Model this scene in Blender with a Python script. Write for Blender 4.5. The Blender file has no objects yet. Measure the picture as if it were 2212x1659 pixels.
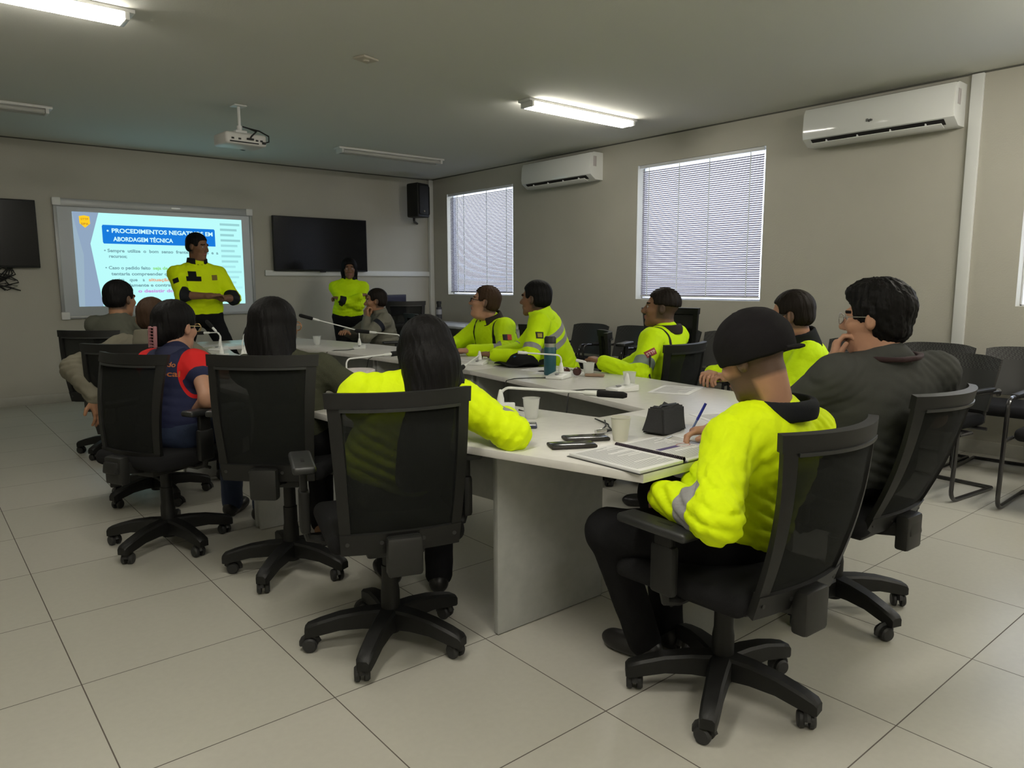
import bpy, bmesh, math, random
import numpy as np
from mathutils import Vector, Matrix
from mathutils.bvhtree import BVHTree
S = bpy.context.scene
COL = S.collection
PI = math.pi
# ------------------------------------------------------------------ camera
F_PX, YAW, PITCH, ROLL = 1584.5, 0.6927, 0.1371, -0.0031
CAM = Vector((-0.346, -2.620, 1.295))
fw = Vector((math.sin(YAW)*math.cos(PITCH), math.cos(YAW)*math.cos(PITCH), -math.sin(PITCH)))
rt = Vector((math.cos(YAW), -math.sin(YAW), 0)); up = rt.cross(fw)
r2 = rt*math.cos(ROLL) + up*math.sin(ROLL); u2 = -rt*math.sin(ROLL) + up*math.cos(ROLL)
cd = bpy.data.cameras.new('camera'); cd.sensor_width = 36; cd.lens = 36*F_PX/2212; cd.clip_start = .02; cd.clip_end = 100
cam = bpy.data.objects.new('camera', cd); COL.objects.link(cam)
cam.matrix_world = Matrix(((r2.x, u2.x, -fw.x, CAM.x), (r2.y, u2.y, -fw.y, CAM.y), (r2.z, u2.z, -fw.z, CAM.z), (0, 0, 0, 1)))
S.camera = cam
# ------------------------------------------------------------------ view, world
S.view_settings.view_transform = 'Standard'; S.view_settings.look = 'None'
S.view_settings.exposure = 0.0; S.view_settings.gamma = 1.0; S.view_settings.use_curve_mapping = False
wd = bpy.data.worlds.new('daylight'); S.world = wd; wd.use_nodes = True
bg = wd.node_tree.nodes['Background']; bg.inputs[0].default_value = (.80, .84, 1.0, 1); bg.inputs[1].default_value = 3.4
S.cycles.max_bounces = 7; S.cycles.diffuse_bounces = 4; S.cycles.transparent_max_bounces = 16; S.cycles.use_denoising = True
LAMP = 84.0          # radiance of the lit ceiling tubes
SLIDE = 1.0         # radiance of the projected slide
XR, YF, HC = 5.87, 6.74, 2.807
XL, YB = -1.7, -4.7
# ------------------------------------------------------------------ materials
def srgb(h):
    c = [int(h[i:i+2], 16)/255 for i in (0, 2, 4)]
    return tuple(x/12.92 if x < .04045 else ((x+.055)/1.055)**2.4 for x in c) + (1,)
MATS = {}
def mat(name, col=(.5, .5, .5), rough=.6, metal=0, spec=.5, bump=0, bscale=200, var=0, vscale=8, trans=0, alpha=1, emit=0, sheen=0, coat=0, stretch=None, translucent=0):
    if name in MATS: return MATS[name]
    m = bpy.data.materials.new(name); m.use_nodes = True; nt = m.node_tree; N = nt.nodes; L = nt.links
    b = N['Principled BSDF']
    c = srgb(col) if isinstance(col, str) else tuple(col[:3]) + (1,)
    b.inputs['Base Color'].default_value = c; b.inputs['Roughness'].default_value = rough
    b.inputs['Metallic'].default_value = metal; b.inputs['Specular IOR Level'].default_value = spec
    b.inputs['Transmission Weight'].default_value = trans; b.inputs['Alpha'].default_value = alpha
    b.inputs['Sheen Weight'].default_value = sheen; b.inputs['Coat Weight'].default_value = coat
    if emit: b.inputs['Emission Color'].default_value = c; b.inputs['Emission Strength'].default_value = emit
    tc = N.new('ShaderNodeTexCoord'); src = tc.outputs['Object']
    if stretch:
        mp = N.new('ShaderNodeMapping'); mp.inputs['Scale'].default_value = stretch; L.new(src, mp.inputs[0]); src = mp.outputs[0]
    if var:
        n = N.new('ShaderNodeTexNoise'); n.inputs['Scale'].default_value = vscale; n.inputs['Detail'].default_value = 4; L.new(src, n.inputs[0])
        hs = N.new('ShaderNodeHueSaturation'); hs.inputs['Color'].default_value = c
        mr = N.new('ShaderNodeMapRange'); mr.inputs[1].default_value = .3; mr.inputs[2].default_value = .7; mr.inputs[3].default_value = 1-var; mr.inputs[4].default_value = 1+var
        L.new(n.outputs[0], mr.inputs[0]); L.new(mr.outputs[0], hs.inputs['Value']); L.new(hs.outputs[0], b.inputs['Base Color'])
    if bump:
        n = N.new('ShaderNodeTexNoise'); n.inputs['Scale'].default_value = bscale; n.inputs['Detail'].default_value = 3; L.new(src, n.inputs[0])
        bp = N.new('ShaderNodeBump'); bp.inputs['Strength'].default_value = bump; bp.inputs['Distance'].default_value = .01
        L.new(n.outputs[0], bp.inputs['Height']); L.new(bp.outputs[0], b.inputs['Normal'])
    if translucent:
        t = N.new('ShaderNodeBsdfTranslucent'); t.inputs[0].default_value = c
        mx = N.new('ShaderNodeMixShader'); mx.inputs[0].default_value = translucent
        out = N['Material Output']; L.new(b.outputs[0], mx.inputs[1]); L.new(t.outputs[0], mx.inputs[2]); L.new(mx.outputs[0], out.inputs[0])
    MATS[name] = m; return m
def emis(name, col, s):
    if name in MATS: return MATS[name]
    m = bpy.data.materials.new(name); m.use_nodes = True; nt = m.node_tree; nt.nodes.clear()
    e = nt.nodes.new('ShaderNodeEmission'); e.inputs[0].default_value = srgb(col) if isinstance(col, str) else tuple(col)+(1,); e.inputs[1].default_value = s
    o = nt.nodes.new('ShaderNodeOutputMaterial'); nt.links.new(e.outputs[0], o.inputs[0]); MATS[name] = m; return m
M_WALL = mat('painted_wall', (.46, .445, .385), .85, bump=.12, bscale=90, var=.03, vscale=1.5, spec=.2)
M_CEIL = mat('painted_ceiling', (.68, .68, .62), .9, bump=.08, bscale=120, spec=.1)
M_WHITE = mat('white_plastic', (.72, .72, .70), .35, spec=.5)
M_TRIM = mat('white_trim', (.70, .71, .69), .5)
M_AC = mat('glossy_white_plastic', (.74, .75, .73), .12, coat=.3)
M_BLK = mat('black_plastic', (.005, .005, .0046), .52, bump=.1, bscale=500, spec=.4)
M_BLK2 = mat('dark_plastic', (.013, .013, .012), .5, spec=.4)
M_RAIL = mat('worn_black_plastic', (.017, .018, .018), .42, spec=.5)
M_CUSH = mat('black_fabric', (.010, .010, .011), .95, bump=.3, bscale=600, spec=.2)
M_RUB = mat('caster_rubber', (.018, .018, .018), .55)
M_CHROME = mat('chrome', (.7, .7, .7), .15, metal=1)
M_DMET = mat('dark_metal', (.03, .03, .032), .3, metal=.4)
M_TABLE = mat('grey_laminate', (.68, .665, .63), .32, bump=.03, bscale=600, var=.04, vscale=30, spec=.4)
M_TEDGE = mat('grey_laminate_edge', (.56, .55, .51), .45)
M_PANEL = mat('grey_laminate_panel', (.42, .43, .41), .5, var=.05, vscale=25)
M_PAPER = mat('paper', (.80, .80, .80), .8)
M_SCREEN = mat('tv_glass', (.005, .005, .006), .2, spec=.25)
M_MIC = mat('microphone_white', (.78, .79, .76), .35)
M_FOAM = mat('foam', (.006, .006, .006), .95, bump=.4, bscale=500)
# ------------------------------------------------------------------ mesh helpers
class MB:
    def __init__(s): s.v = []; s.f = []; s.mi = []
    def add(s, vs, fs, mi=0):
        o = len(s.v); s.v += [tuple(v) for v in vs]; s.f += [tuple(i+o for i in f) for f in fs]; s.mi += [mi]*len(fs); return s
    def bm(s, bm, M=None, mi=0):
        if M is not None: bm.transform(M)
        bm.verts.index_update(); s.add([v.co[:] for v in bm.verts], [[v.index for v in f.verts] for f in bm.faces], mi); bm.free(); return s
    def box(s, c, d, rot=None, bev=0, mi=0, seg=2):
        b = bmesh.new(); bmesh.ops.create_cube(b, size=1); bmesh.ops.scale(b, vec=d, verts=b.verts)
        if bev: bmesh.ops.bevel(b, geom=b.edges[:], offset=bev, segments=seg, profile=.5, affect='EDGES')
        M = Matrix.Translation(c)
        if rot is not None: M = M @ (rot.to_4x4() if hasattr(rot, 'to_4x4') else Matrix.Rotation(rot, 4, 'Z'))
        return s.bm(b, M, mi)
    def bb(s, lo, hi, bev=0, mi=0):
        return s.box([(a+b)/2 for a, b in zip(lo, hi)], [abs(b-a) for a, b in zip(lo, hi)], None, bev, mi)
    def tube(s, pts, r, n=10, mi=0, caps=True):
        pts = [Vector(p) for p in pts]; rs = r if isinstance(r, (list, tuple)) else [r]*len(pts)
        T = [(pts[min(i+1, len(pts)-1)]-pts[max(i-1, 0)]).normalized() for i in range(len(pts))]
        a = T[0].orthogonal().normalized(); vs = []
        for i, p in enumerate(pts):
            a = (a - T[i]*a.dot(T[i])).normalized(); b = T[i].cross(a)
            vs += [p+(a*math.cos(2*PI*k/n)+b*math.sin(2*PI*k/n))*rs[i] for k in range(n)]
        fs = [(i*n+k, i*n+(k+1) % n, (i+1)*n+(k+1) % n, (i+1)*n+k) for i in range(len(pts)-1) for k in range(n)]
        if caps: fs += [tuple(range(n))[::-1], tuple(range((len(pts)-1)*n, len(pts)*n))]
        return s.add(vs, fs, mi)
    def lathe(s, prof, c=(0, 0, 0), n=24, mi=0, M=None):
        vs = []
        for r, z in prof: vs += [Vector((r*math.cos(2*PI*k/n), r*math.sin(2*PI*k/n), z)) for k in range(n)]
        if M is not None: vs = [M @ v for v in vs]
        vs = [v+Vector(c) for v in vs]
        fs = [(i*n+k, i*n+(k+1) % n, (i+1)*n+(k+1) % n, (i+1)*n+k) for i in range(len(prof)-1) for k in range(n)]
        if prof[0][0] > 1e-6: fs.append(tuple(range(n))[::-1])
        if prof[-1][0] > 1e-6: fs.append(tuple(range((len(prof)-1)*n, len(prof)*n)))
        return s.add(vs, fs, mi)
    def prism(s, poly, z0, z1, mi=0, side=None):
        n = len(poly); vs = [(x, y, z0) for x, y in poly]+[(x, y, z1) for x, y in poly]
        s.add(vs, [tuple(range(n))[::-1], tuple(range(n, 2*n))], mi)
        return s.add(vs, [(i, (i+1) % n, (i+1) % n+n, i+n) for i in range(n)], mi if side is None else side)
    def surf(s, fn, u0, u1, v0, v1, nu, nv, th, mi=0):
        """curved plate: fn(u,v)->point, thickened by th along its normal"""
        g = lambda u, v: Vector(fn(u, v)); top = []; bot = []
        for j in range(nv+1):
            for i in range(nu+1):
                u = u0+(u1-u0)*i/nu; v = v0+(v1-v0)*j/nv; p = g(u, v)
                nrm = (g(u+1e-3, v)-g(u-1e-3, v)).cross(g(u, v+1e-3)-g(u, v-1e-3)).normalized()
                top.append(p+nrm*th/2); bot.append(p-nrm*th/2)
        w = nu+1; n = len(top); fs = []
        for j in range(nv):
            for i in range(nu):
                a = j*w+i; fs += [(a, a+1, a+1+w, a+w), (a+n, a+w+n, a+1+w+n, a+1+n)]
        ring = [i for i in range(nu+1)]+[j*w+nu for j in range(1, nv+1)]+[nv*w+i for i in range(nu-1, -1, -1)]+[j*w for j in range(nv-1, 0, -1)]
        fs += [(ring[k], ring[k]+n, ring[(k+1) % len(ring)]+n, ring[(k+1) % len(ring)]) for k in range(len(ring))]
        return s.add(top+bot, fs, mi)
def mesh_obj(name, v, f, mi, mats, parent=None, angle=35, smooth=True):
    me = bpy.data.meshes.new(name); me.from_pydata([tuple(x) for x in v], [], f); me.update()
    for m in (mats if isinstance(mats, (list, tuple)) else [mats]): me.materials.append(m)
    if any(mi): me.polygons.foreach_set('material_index', mi)
    b = bmesh.new(); b.from_mesh(me); bmesh.ops.recalc_face_normals(b, faces=b.faces); b.to_mesh(me); b.free()
    if smooth: me.shade_smooth(); me.set_sharp_from_angle(angle=math.radians(angle))
    o = bpy.data.objects.new(name, me); COL.objects.link(o)
    if parent is not None: o.parent = parent
    return o
def build(mb, name, mats, parent=None, angle=35, smooth=True): return mesh_obj(name, mb.v, mb.f, mb.mi, mats, parent, angle, smooth)
def empty(name, loc, rz=0):
    o = bpy.data.objects.new(name, None); o.empty_display_size = .1; COL.objects.link(o); o.location = loc; o.rotation_euler = (0, 0, rz); return o
def tag(o, label, cat, group=None, kind=None):
    o['label'] = label; o['category'] = cat
    if group: o['group'] = group
    if kind: o['kind'] = kind
    return o
def struct(mb, name, mats, **k):
    o = build(mb, name, mats, **k); o['kind'] = 'structure'; return o
def copy_tree(o, parent=None):
    c = o.copy(); COL.objects.link(c); c.parent = parent
    for ch in [x for x in o.children]: copy_tree(ch, c)
    return c
def text_mb(s, size, mi=0, M=None, ext=.0, bold=0, align='LEFT', width=None):
    cu = bpy.data.curves.new('t', 'FONT'); cu.body = s; cu.size = size; cu.extrude = ext; cu.offset = bold; cu.align_x = align; cu.resolution_u = 3
    ob = bpy.data.objects.new('t', cu); COL.objects.link(ob)
    dg = bpy.context.evaluated_depsgraph_get(); me = bpy.data.meshes.new_from_object(ob.evaluated_get(dg))
    vs = [v.co.copy() for v in me.vertices]; fs = [tuple(p.vertices) for p in me.polygons]
    bpy.data.objects.remove(ob); bpy.data.curves.remove(cu); bpy.data.meshes.remove(me)
    if width and vs:
        x0 = min(v.x for v in vs); x1 = max(v.x for v in vs); k = width/(x1-x0)
        for v in vs: v.x = (v.x-x0)*k
    if M is not None: vs = [M @ v for v in vs]
    mb = MB(); mb.add(vs, fs, mi); return mb
# ================================================================== room
def tile_floor():
    m = bpy.data.materials.new('porcelain_tile'); m.use_nodes = True; nt = m.node_tree; N = nt.nodes; L = nt.links; b = N['Principled BSDF']
    tc = N.new('ShaderNodeTexCoord'); br = N.new('ShaderNodeTexBrick'); br.offset = 0; br.squash = 1
    br.inputs['Scale'].default_value = 1; br.inputs['Mortar Size'].default_value = .0022; br.inputs['Mortar Smooth'].default_value = .3; br.inputs['Brick Width'].default_value = .6; br.inputs['Row Height'].default_value = .6
    br.inputs['Color1'].default_value = (.47, .46, .40, 1); br.inputs['Color2'].default_value = (.49, .475, .42, 1); br.inputs['Mortar'].default_value = (.10, .085, .07, 1)
    n = N.new('ShaderNodeTexNoise'); n.inputs['Scale'].default_value = 45; n.inputs['Detail'].default_value = 6
    mr = N.new('ShaderNodeMapRange'); mr.inputs[3].default_value = .93; mr.inputs[4].default_value = 1.05
    mx = N.new('ShaderNodeMix'); mx.data_type = 'RGBA'; mx.blend_type = 'MULTIPLY'; mx.inputs[0].default_value = 1
    L.new(tc.outputs['Object'], br.inputs[0]); L.new(tc.outputs['Object'], n.inputs[0]); L.new(n.outputs[0], mr.inputs[0])
    L.new(br.outputs[0], mx.inputs[6]); L.new(mr.outputs[0], mx.inputs[7]); L.new(mx.outputs[2], b.inputs['Base Color'])
    r = N.new('ShaderNodeMapRange'); r.inputs[3].default_value = .30; r.inputs[4].default_value = .8; L.new(br.outputs[1], r.inputs[0]); L.new(r.outputs[0], b.inputs['Roughness'])
    bp = N.new('ShaderNodeBump'); bp.inputs['Strength'].default_value = .3; bp.inputs['Distance'].default_value = -.004; L.new(br.outputs[1], bp.inputs['Height']); L.new(bp.outputs[0], b.inputs['Normal'])
    b.inputs['Specular IOR Level'].default_value = .45
    return m
struct(MB().bb((XL-.2, YB-.2, -.1), (XR+.2, YF+.2, 0)), 'floor', tile_floor(), smooth=False)
struct(MB().bb((XL-.2, YB-.2, HC), (XR+.2, YF+.2, HC+.1)), 'ceiling', M_CEIL, smooth=False)
struct(MB().bb((XL-.2, YF, 0), (XR+.2, YF+.15, HC)), 'wall_front', M_WALL, smooth=False)
struct(MB().bb((XL-.2, YB-.15, 0), (XR+.2, YB, HC)), 'wall_back', M_WALL, smooth=False)
struct(MB().bb((XL-.15, YB, 0), (XL, YF, HC)), 'wall_left', M_WALL, smooth=False)
WIN = [(4.84, 6.33, 1.13, 2.56), (1.225, 2.745, 1.115, 2.53), (-2.32, -.84, 1.115, 2.53)]
WT = .16
w = MB(); ys = sorted(WIN)
edges = [YB]+[y for a in ys for y in a[:2]]+[YF]
for i in range(0, len(edges), 2): w.bb((XR, edges[i], 0), (XR+WT, edges[i+1], HC))
for y0, y1, z0, z1 in ys: w.bb((XR, y0, 0), (XR+WT, y1, z0)); w.bb((XR, y0, z1), (XR+WT, y1, HC))
struct(w, 'wall_right', M_WALL, smooth=False)
M_BASE = mat('tile_baseboard', (.42, .41, .36), .4, var=.04, vscale=20)
struct(MB().bb((XL, YF-.012, 0), (XR, YF, .10), .003), 'baseboard_front', M_BASE)
struct(MB().bb((XR-.012, YB, 0), (XR, YF-.012, .10), .003), 'baseboard_right', M_BASE)
struct(MB().bb((XL, YB, 0), (XL+.012, YF-.012, .10), .003), 'baseboard_left', M_BASE)
# dark strips painting the shadow line where wall meets ceiling
M_SHADOW_LINE = mat('ceiling_shadow_line', (.10, .10, .085), .9)
struct(MB().bb((XL, YF-.008, HC-.012), (XR, YF, HC-.001)), 'shadow_strip_1', M_SHADOW_LINE, smooth=False)
struct(MB().bb((XR-.008, YB, HC-.012), (XR, YF, HC-.001)), 'shadow_strip_2', M_SHADOW_LINE, smooth=False)
struct(MB().bb((XR-.03, -.527, .1), (XR, -.445, HC-.013), .004), 'trim_3', M_TRIM)
struct(MB().bb((5.80, YF-.06, .1), (XR-.002, YF-.002, HC-.013), .004), 'trim_4', M_TRIM)
struct(MB().bb((3.30, YF-.028, 1.395), (5.80, YF, 1.465), .003), 'trim_5', M_TRIM)
# windows with aluminium frame, glass and blinds
M_ALU = mat('white_aluminium', (.75, .76, .78), .4); M_GLASS = mat('window_glass', (.9, .95, .95), .02, trans=1.0)
nt = M_GLASS.node_tree; tb = nt.nodes.new('ShaderNodeBsdfTransparent'); tb.inputs[0].default_value = (.93, .96, .96, 1); gb = nt.nodes.new('ShaderNodeBsdfGlossy'); gb.inputs['Roughness'].default_value = .02
mx = nt.nodes.new('ShaderNodeMixShader'); mx.inputs[0].default_value = .06; nt.links.new(tb.outputs[0], mx.inputs[1]); nt.links.new(gb.outputs[0], mx.inputs[2]); nt.links.new(mx.outputs[0], nt.nodes['Material Output'].inputs[0])
M_SLAT = mat('blind_slat', (.34, .32, .38), .45, translucent=.13)
M_CORD = mat('blind_cord', (.85, .85, .8), .6, translucent=.85)
for k, (y0, y1, z0, z1) in enumerate(WIN):
    r = empty('window_%d' % (k+1), (XR+.1, (y0+y1)/2, z0)); r['kind'] = 'structure'
    w, h = (y1-y0)/2, z1-z0; f = MB()
    for a, b in (((-w, 0), (-w+.014, h)), ((w-.014, 0), (w, h)), ((-w, 0), (w, .014)), ((-w, h-.014), (w, h))): f.bb((0, a[0], a[1]), (.04, b[0], b[1]), .003)
    build(f, 'window_frame', M_ALU, r); build(MB().bb((.016, -w+.012, .012), (.022, w-.012, h-.012)), 'pane', M_GLASS, r, smooth=False)
    # blind: head rail, slats, ladder cords, bottom rail
    bl = empty('venetian_blind', (XR+.015, (y0+y1)/2, z0))
    hw = w-.035; s = MB(); pitch = .0205; n = int((h-.09)/pitch)
    R = Matrix.Rotation(math.radians(-44), 3, 'Y')
    for i in range(n):
        z = .05+i*pitch
        if k == 2: z = h-.04-.006*(n-i) if i < n*.62 else z
        pr = [(-.0125, 0), (-.006, .0016), (0, .0022), (.006, .0016), (.0125, 0)]
        vs = [R @ Vector((x, yy, zz))+Vector((0, 0, z)) for yy in (-hw+(-.015), hw-.03) for x, zz in pr]
        s.add(vs, [(j, j+1, j+6, j+5) for j in range(4)])
    build(s, 'slats', M_SLAT, bl, angle=80)
    build(MB().bb((-.014, -hw-.01, h-.035), (.014, hw+.01, h-.004), .002), 'head_rail', M_ALU, bl)
    build(MB().bb((-.012, -hw-.015, .028+(.62 if k == 2 else 0)), (.012, hw-.03, .042+(.62 if k == 2 else 0)), .003), 'bottom_rail', M_ALU, bl)
    for yy in ([-hw+.12, -.20*w, .28*w, hw-.12] if k else [-hw+.1, -.25*w, .45*w, hw-.22]):
        build(MB().tube([(-.015, yy, .04), (-.015, yy, h-.03)], .006, 6), 'ladder_cord', M_CORD, bl)
    tag(bl, ['white venetian blind covering the far window beside the wall speaker', 'white venetian blind covering the wide window between the two air conditioners', 'white venetian blind on the window at the right edge, behind the spare chairs'][k], 'blind', 'blinds on the right wall')
# ------------------------------------------------------------------ ceiling lights
M_TUBE = emis('fluorescent_tube', (1.0, .955, .855), LAMP); M_OFF = mat('unlit_tube', (.50, .50, .47), .4)
M_TUBE2 = emis('fluorescent_tube_dim', (1.0, .955, .86), LAMP*.44)  # same tubes set dimmer for the visible pair, keeping the far wall darker
def fixture(x0, x1, y, lit, label):
    r = empty('ceiling_light', ((x0+x1)/2, y, HC)); L = (x1-x0)/2; m = MB()
    m.bb((-L-.03, -.075, -.022), (L+.03, .075, 0), .004)
    m.add([(-L, -.05, -.022), (L, -.05, -.022), (L, -.02, -.05), (-L, -.02, -.05), (-L, .02, -.05), (L, .02, -.05), (L, .05, -.022), (-L, .05, -.022)], [(0, 1, 2, 3), (3, 2, 5, 4), (4, 5, 6, 7), (0, 3, 4, 7), (1, 6, 5, 2)])
    build(m, 'housing', M_WHITE, r)
    for s in (-1, 1): build(MB().tube([(-L+.03, s*.052, -.045), (L-.03, s*.052, -.045)], .019, 12), 'tube', (M_TUBE2 if y > 0 else M_TUBE) if lit else M_OFF, r)
    for s in (-1, 1): build(MB().box((s*(L-.012), 0, -.04), (.025, .15, .045), None, .004), 'lamp_holder', M_WHITE, r)
    tag(r, label, 'light', 'twin tube lights on the ceiling')
fixture(3.82, 5.10, 2.2, True, 'lit twin tube ceiling light above the wide window side of the room')
fixture(-.52, .78, 2.12, True, 'lit twin tube ceiling light at the top left corner')
fixture(3.60, 4.95, 5.16, False, 'unlit twin tube ceiling light in front of the speaker')
fixture(-.52, .79, 5.03, False, 'unlit twin tube ceiling light over the left television')
for x0, x1, y, L in ((3.82, 5.10, -1.75, 'lit twin tube ceiling light behind the viewer, right'), (-.52, .78, -1.3, 'lit twin tube ceiling light right above the viewer'), (3.82, 5.10, -3.6, 'added lit twin tube ceiling light, unseen at the rear right of the room'), (-.52, .78, -3.6, 'added lit twin tube ceiling light, unseen at the rear left of the room')):
    fixture(x0, x1, y, True, L)  # the rearmost pair is added out of view to brighten the near half
b = MB().bb((-.07, -.055, -.018), (.07, .055, 0), .008); b.lathe([(.0, -.026), (.02, -.026), (.025, -.018)], n=16)
o = build(b, 'smoke_detector', mat('beige_plastic', (.50, .46, .38), .5)); o.location = (2.232, 2.026, HC); o.rotation_euler.z = .3
tag(o, 'small beige smoke detector plate on the ceiling', 'smoke detector')
# ------------------------------------------------------------------ air conditioners
M_VENT = mat('vent_dark', (.02, .018, .018), .7)
def aircon(y0, y1, ztop, label, logo=True, h=.30, open_flap=.04):
    r = empty('air_conditioner', (XR, (y0+y1)/2, ztop-h)); w = (y1-y0)/2
    prof = [(0, 0), (0, h), (-.15, h), (-.185, h-.012), (-.205, h-.05), (-.215, .10), (-.205, .055), (-.12, .0)]
    m = MB(); n = len(prof)
    ring = lambda y, k: [(x*k, y, z if k == 1 else h/2+(z-h/2)*.985) for x, z in prof]
    vs = ring(-w, .97)+ring(-w+.012, 1)+ring(w-.012, 1)+ring(w, .97); fs = []
    for j in range(3): fs += [(j*n+i, j*n+(i+1) % n, (j+1)*n+(i+1) % n, (j+1)*n+i) for i in range(n)]
    fs += [tuple(range(n)), tuple(range(3*n, 4*n))[::-1]]; m.add(vs, fs); build(m, 'casing', M_AC, r)
    # outlet on the sloping under side
    a = Vector((-.205, 0, .055)); bb_ = Vector((-.12, 0, 0)); d = (bb_-a); nrm = Vector((-.54, 0, -.84))
    v = MB(); q = [a+d*.10+nrm*.003, a+d*.72+nrm*.003]
    v.add([(q[0].x, -w+.07, q[0].z), (q[0].x, w-.07, q[0].z), (q[1].x, w-.07, q[1].z), (q[1].x, -w+.07, q[1].z)], [(0, 1, 2, 3)]); build(v, 'air_outlet', M_VENT, r)
    fl = MB().box((-.178, 0, .002), (.066, 2*w-.16, .006), Matrix.Rotation(math.radians(22), 3, 'Y'), .002)
    for yy in np.linspace(-w+.2, w-.2, 4): fl.box((-.175, yy, .02), (.03, .006, .03))
    build(fl, 'flap', M_AC, r)
    dsp = MB().box((-.13, -w-.0, h*.66), (.05, .004, .11), None, .0015); build(dsp, 'side_label', mat('grey_sticker', (.45, .42, .42), .5), r)
    if logo:
        R = Matrix.Rotation(math.radians(90), 4, 'X'); R = Matrix.Rotation(math.radians(-90), 4, 'Z') @ R
        t = text_mb('Elgin', .028, M=Matrix.Translation((-.2185, .05, .118)) @ R, ext=.0008, bold=.0008); build(t, 'lettering', mat('logo_grey', (.05, .05, .05), .5), r, smooth=False)
    tag(r, label, 'air conditioner', 'split air conditioners on the right wall'); return r
aircon(-.41, .76, 2.74, 'large white split air conditioner at upper right, next to the vertical conduit', h=.31)
aircon(3.26, 4.43, 2.735, 'smaller looking white split air conditioner between the two windows', False, h=.30)
# ------------------------------------------------------------------ front wall fittings
r = empty('whiteboard', (2.085, YF, 1.565)); m = MB(); W2, H2 = 1.075, .65
M_BOARD = mat('whiteboard_surface', (.52, .55, .58), .3); M_BFRAME = mat('brushed_frame', (.36, .37, .37), .4, metal=.3)
build(MB().bb((-W2+.03, -.02, -H2+.03), (W2-.03, -.005, H2-.03)), 'board', M_BOARD, r, smooth=False)
m.bb((-W2, -.04, H2-.085), (W2, 0, H2), .006); m.bb((-W2, -.035, -H2), (W2, 0, -H2+.035), .006); m.bb((-W2, -.035, -H2), (-W2+.035, 0, H2), .006); m.bb((W2-.035, -.035, -H2), (W2, 0, H2), .006)
build(m, 'board_frame', M_BFRAME, r)
for sx in (-1, 1):
    for sz in (-1, 1):
        build(MB().box((sx*(W2-.035), -.022, sz*(H2-.035)), (.085, .05, .085), None, .012), 'corner_cap', M_WHITE, r)
build(MB().bb((.12, -.045, H2-.055), (.22, -.03, H2-.03), .003), 'badge', mat('silver_badge', (.7, .72, .72), .3, metal=.5), r)
tag(r, 'large grey framed interactive whiteboard on the front wall', 'whiteboard')
# projected slide on the board: glowing panels stand in for the projector's light
SX0, SX1, SZ0, SZ1 = 1.185, 3.025, 1.048, 2.080
sl = empty('projected_slide', (SX0, YF-.0215, SZ1)); SW, SH = SX1-SX0, SZ1-SZ0
def spoly(name, pts, d, mt):
    m = MB(); m.prism([(u*SW, -v*SH) for u, v in pts], 0, .0008); m.v = [(x, -d+z, y) for x, y, z in m.v]; return build(m, name, mt, sl, smooth=False)
E_ = lambda n, c, s=1: emis('slide_'+n, c, s*SLIDE)
spoly('slide_background', [(0, 0), (1, 0), (1, 1), (0, 1)], .0, E_('bg', (.50, .98, .97), 1.0))
spoly('side_panel', [(0, 0), (.14, 0), (.085, .33), (.13, 1), (0, 1)], .001, E_('side', (.33, .45, .62), .85))
spoly('side_shade', [(.0, 0), (.045, .45), (.03, 1), (0, 1)], .002, E_('side2', (.38, .52, .64), .85))
spoly('title_banner', [(.158, .125), (.815, .125), (.82, .14), (.82, .325), (.158, .325), (.153, .31), (.153, .14)], .001, E_('blue', (.01, .20, .72), 1.0))
def stext(s, u, v, size, width, mt, name='text_line', bold=.0):
    t = text_mb(s, size, bold=bold, width=width*SW if width else None); t.v = [(x+u*SW, -.0022, y-v*SH) for x, y, z in t.v]
    o = build(t, name, mt, sl, smooth=False)
    if o.data.polygons and True:
        pass
    return o
CY = E_('white', (.62, .97, 1.0), 1.0); GR = E_('text', (.22, .44, .48), .9)
stext('•', .175, .215, .085, None, CY); stext('PROCEDIMENTOS NEGATIVOS EM', .205, .205, .066, .60, CY, 'title_line', .002); stext('ABORDAGEM TÉCNICA', .21, .295, .066, .345, CY, 'title_line', .002)
for s, u, v, wd_, mt in (('• Sempre  utilize  o  bom  senso  frente  aos  seus  e  a', .155, .415, .68, GR), ('recursos;', .18, .475, .10, GR), ('• Caso o pedido feito', .155, .60, .255, GR),
    ('seja de fácil', .425, .60, .145, E_('green', (.30, .80, .28), .95)), ('resolução', .60, .60, .16, GR), ('tentaria compreender que o problema', .185, .665, .52, GR),
    ('assim', .185, .73, .07, GR), ('que', .285, .73, .045, GR), ('a', .36, .73, .012, GR), ('situação', .395, .73, .13, E_('orange', (.85, .42, .25), .95)), ('está', .555, .73, .07, E_('orange', (.85, .42, .25), .95)), ('acertadamente e contrate um novo', .185, .79, .50, GR),
    ('ou', .185, .855, .04, GR), ('o desistir do vício', .33, .855, .30, E_('magenta', (.62, .32, .80), .95))):
    stext(s, u, v, .05, wd_, mt, 'text_line', .0016)
for i in range(13):
    v = .05+i*.062; spoly('side_line', [(.855, v), (.985-.02*(i % 3), v), (.985-.02*(i % 3), v+.026), (.855, v+.026)], .0012, E_('line%d' % (i//4), tuple(np.array((.33, .66, .68))*(1+.13*(i//4))), .97))
t = [(.035, .045), (.062, .035), (.09, .045), (.092, .12), (.0635, .165), (.036, .12)]
spoly('shield_emblem', t, .003, E_('yellow', (1.0, .62, .02), 1.0))
for s, v in (('STTP', .085), ('SIPA', .135)): stext(s, .043, v, .032, .04, E_('brown', (.55, .25, .02), 1), 'emblem_text', .0006).location.y = -.003
tag(sl, 'bright projected slide with a blue title banner on the whiteboard', 'projected slide')
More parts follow.
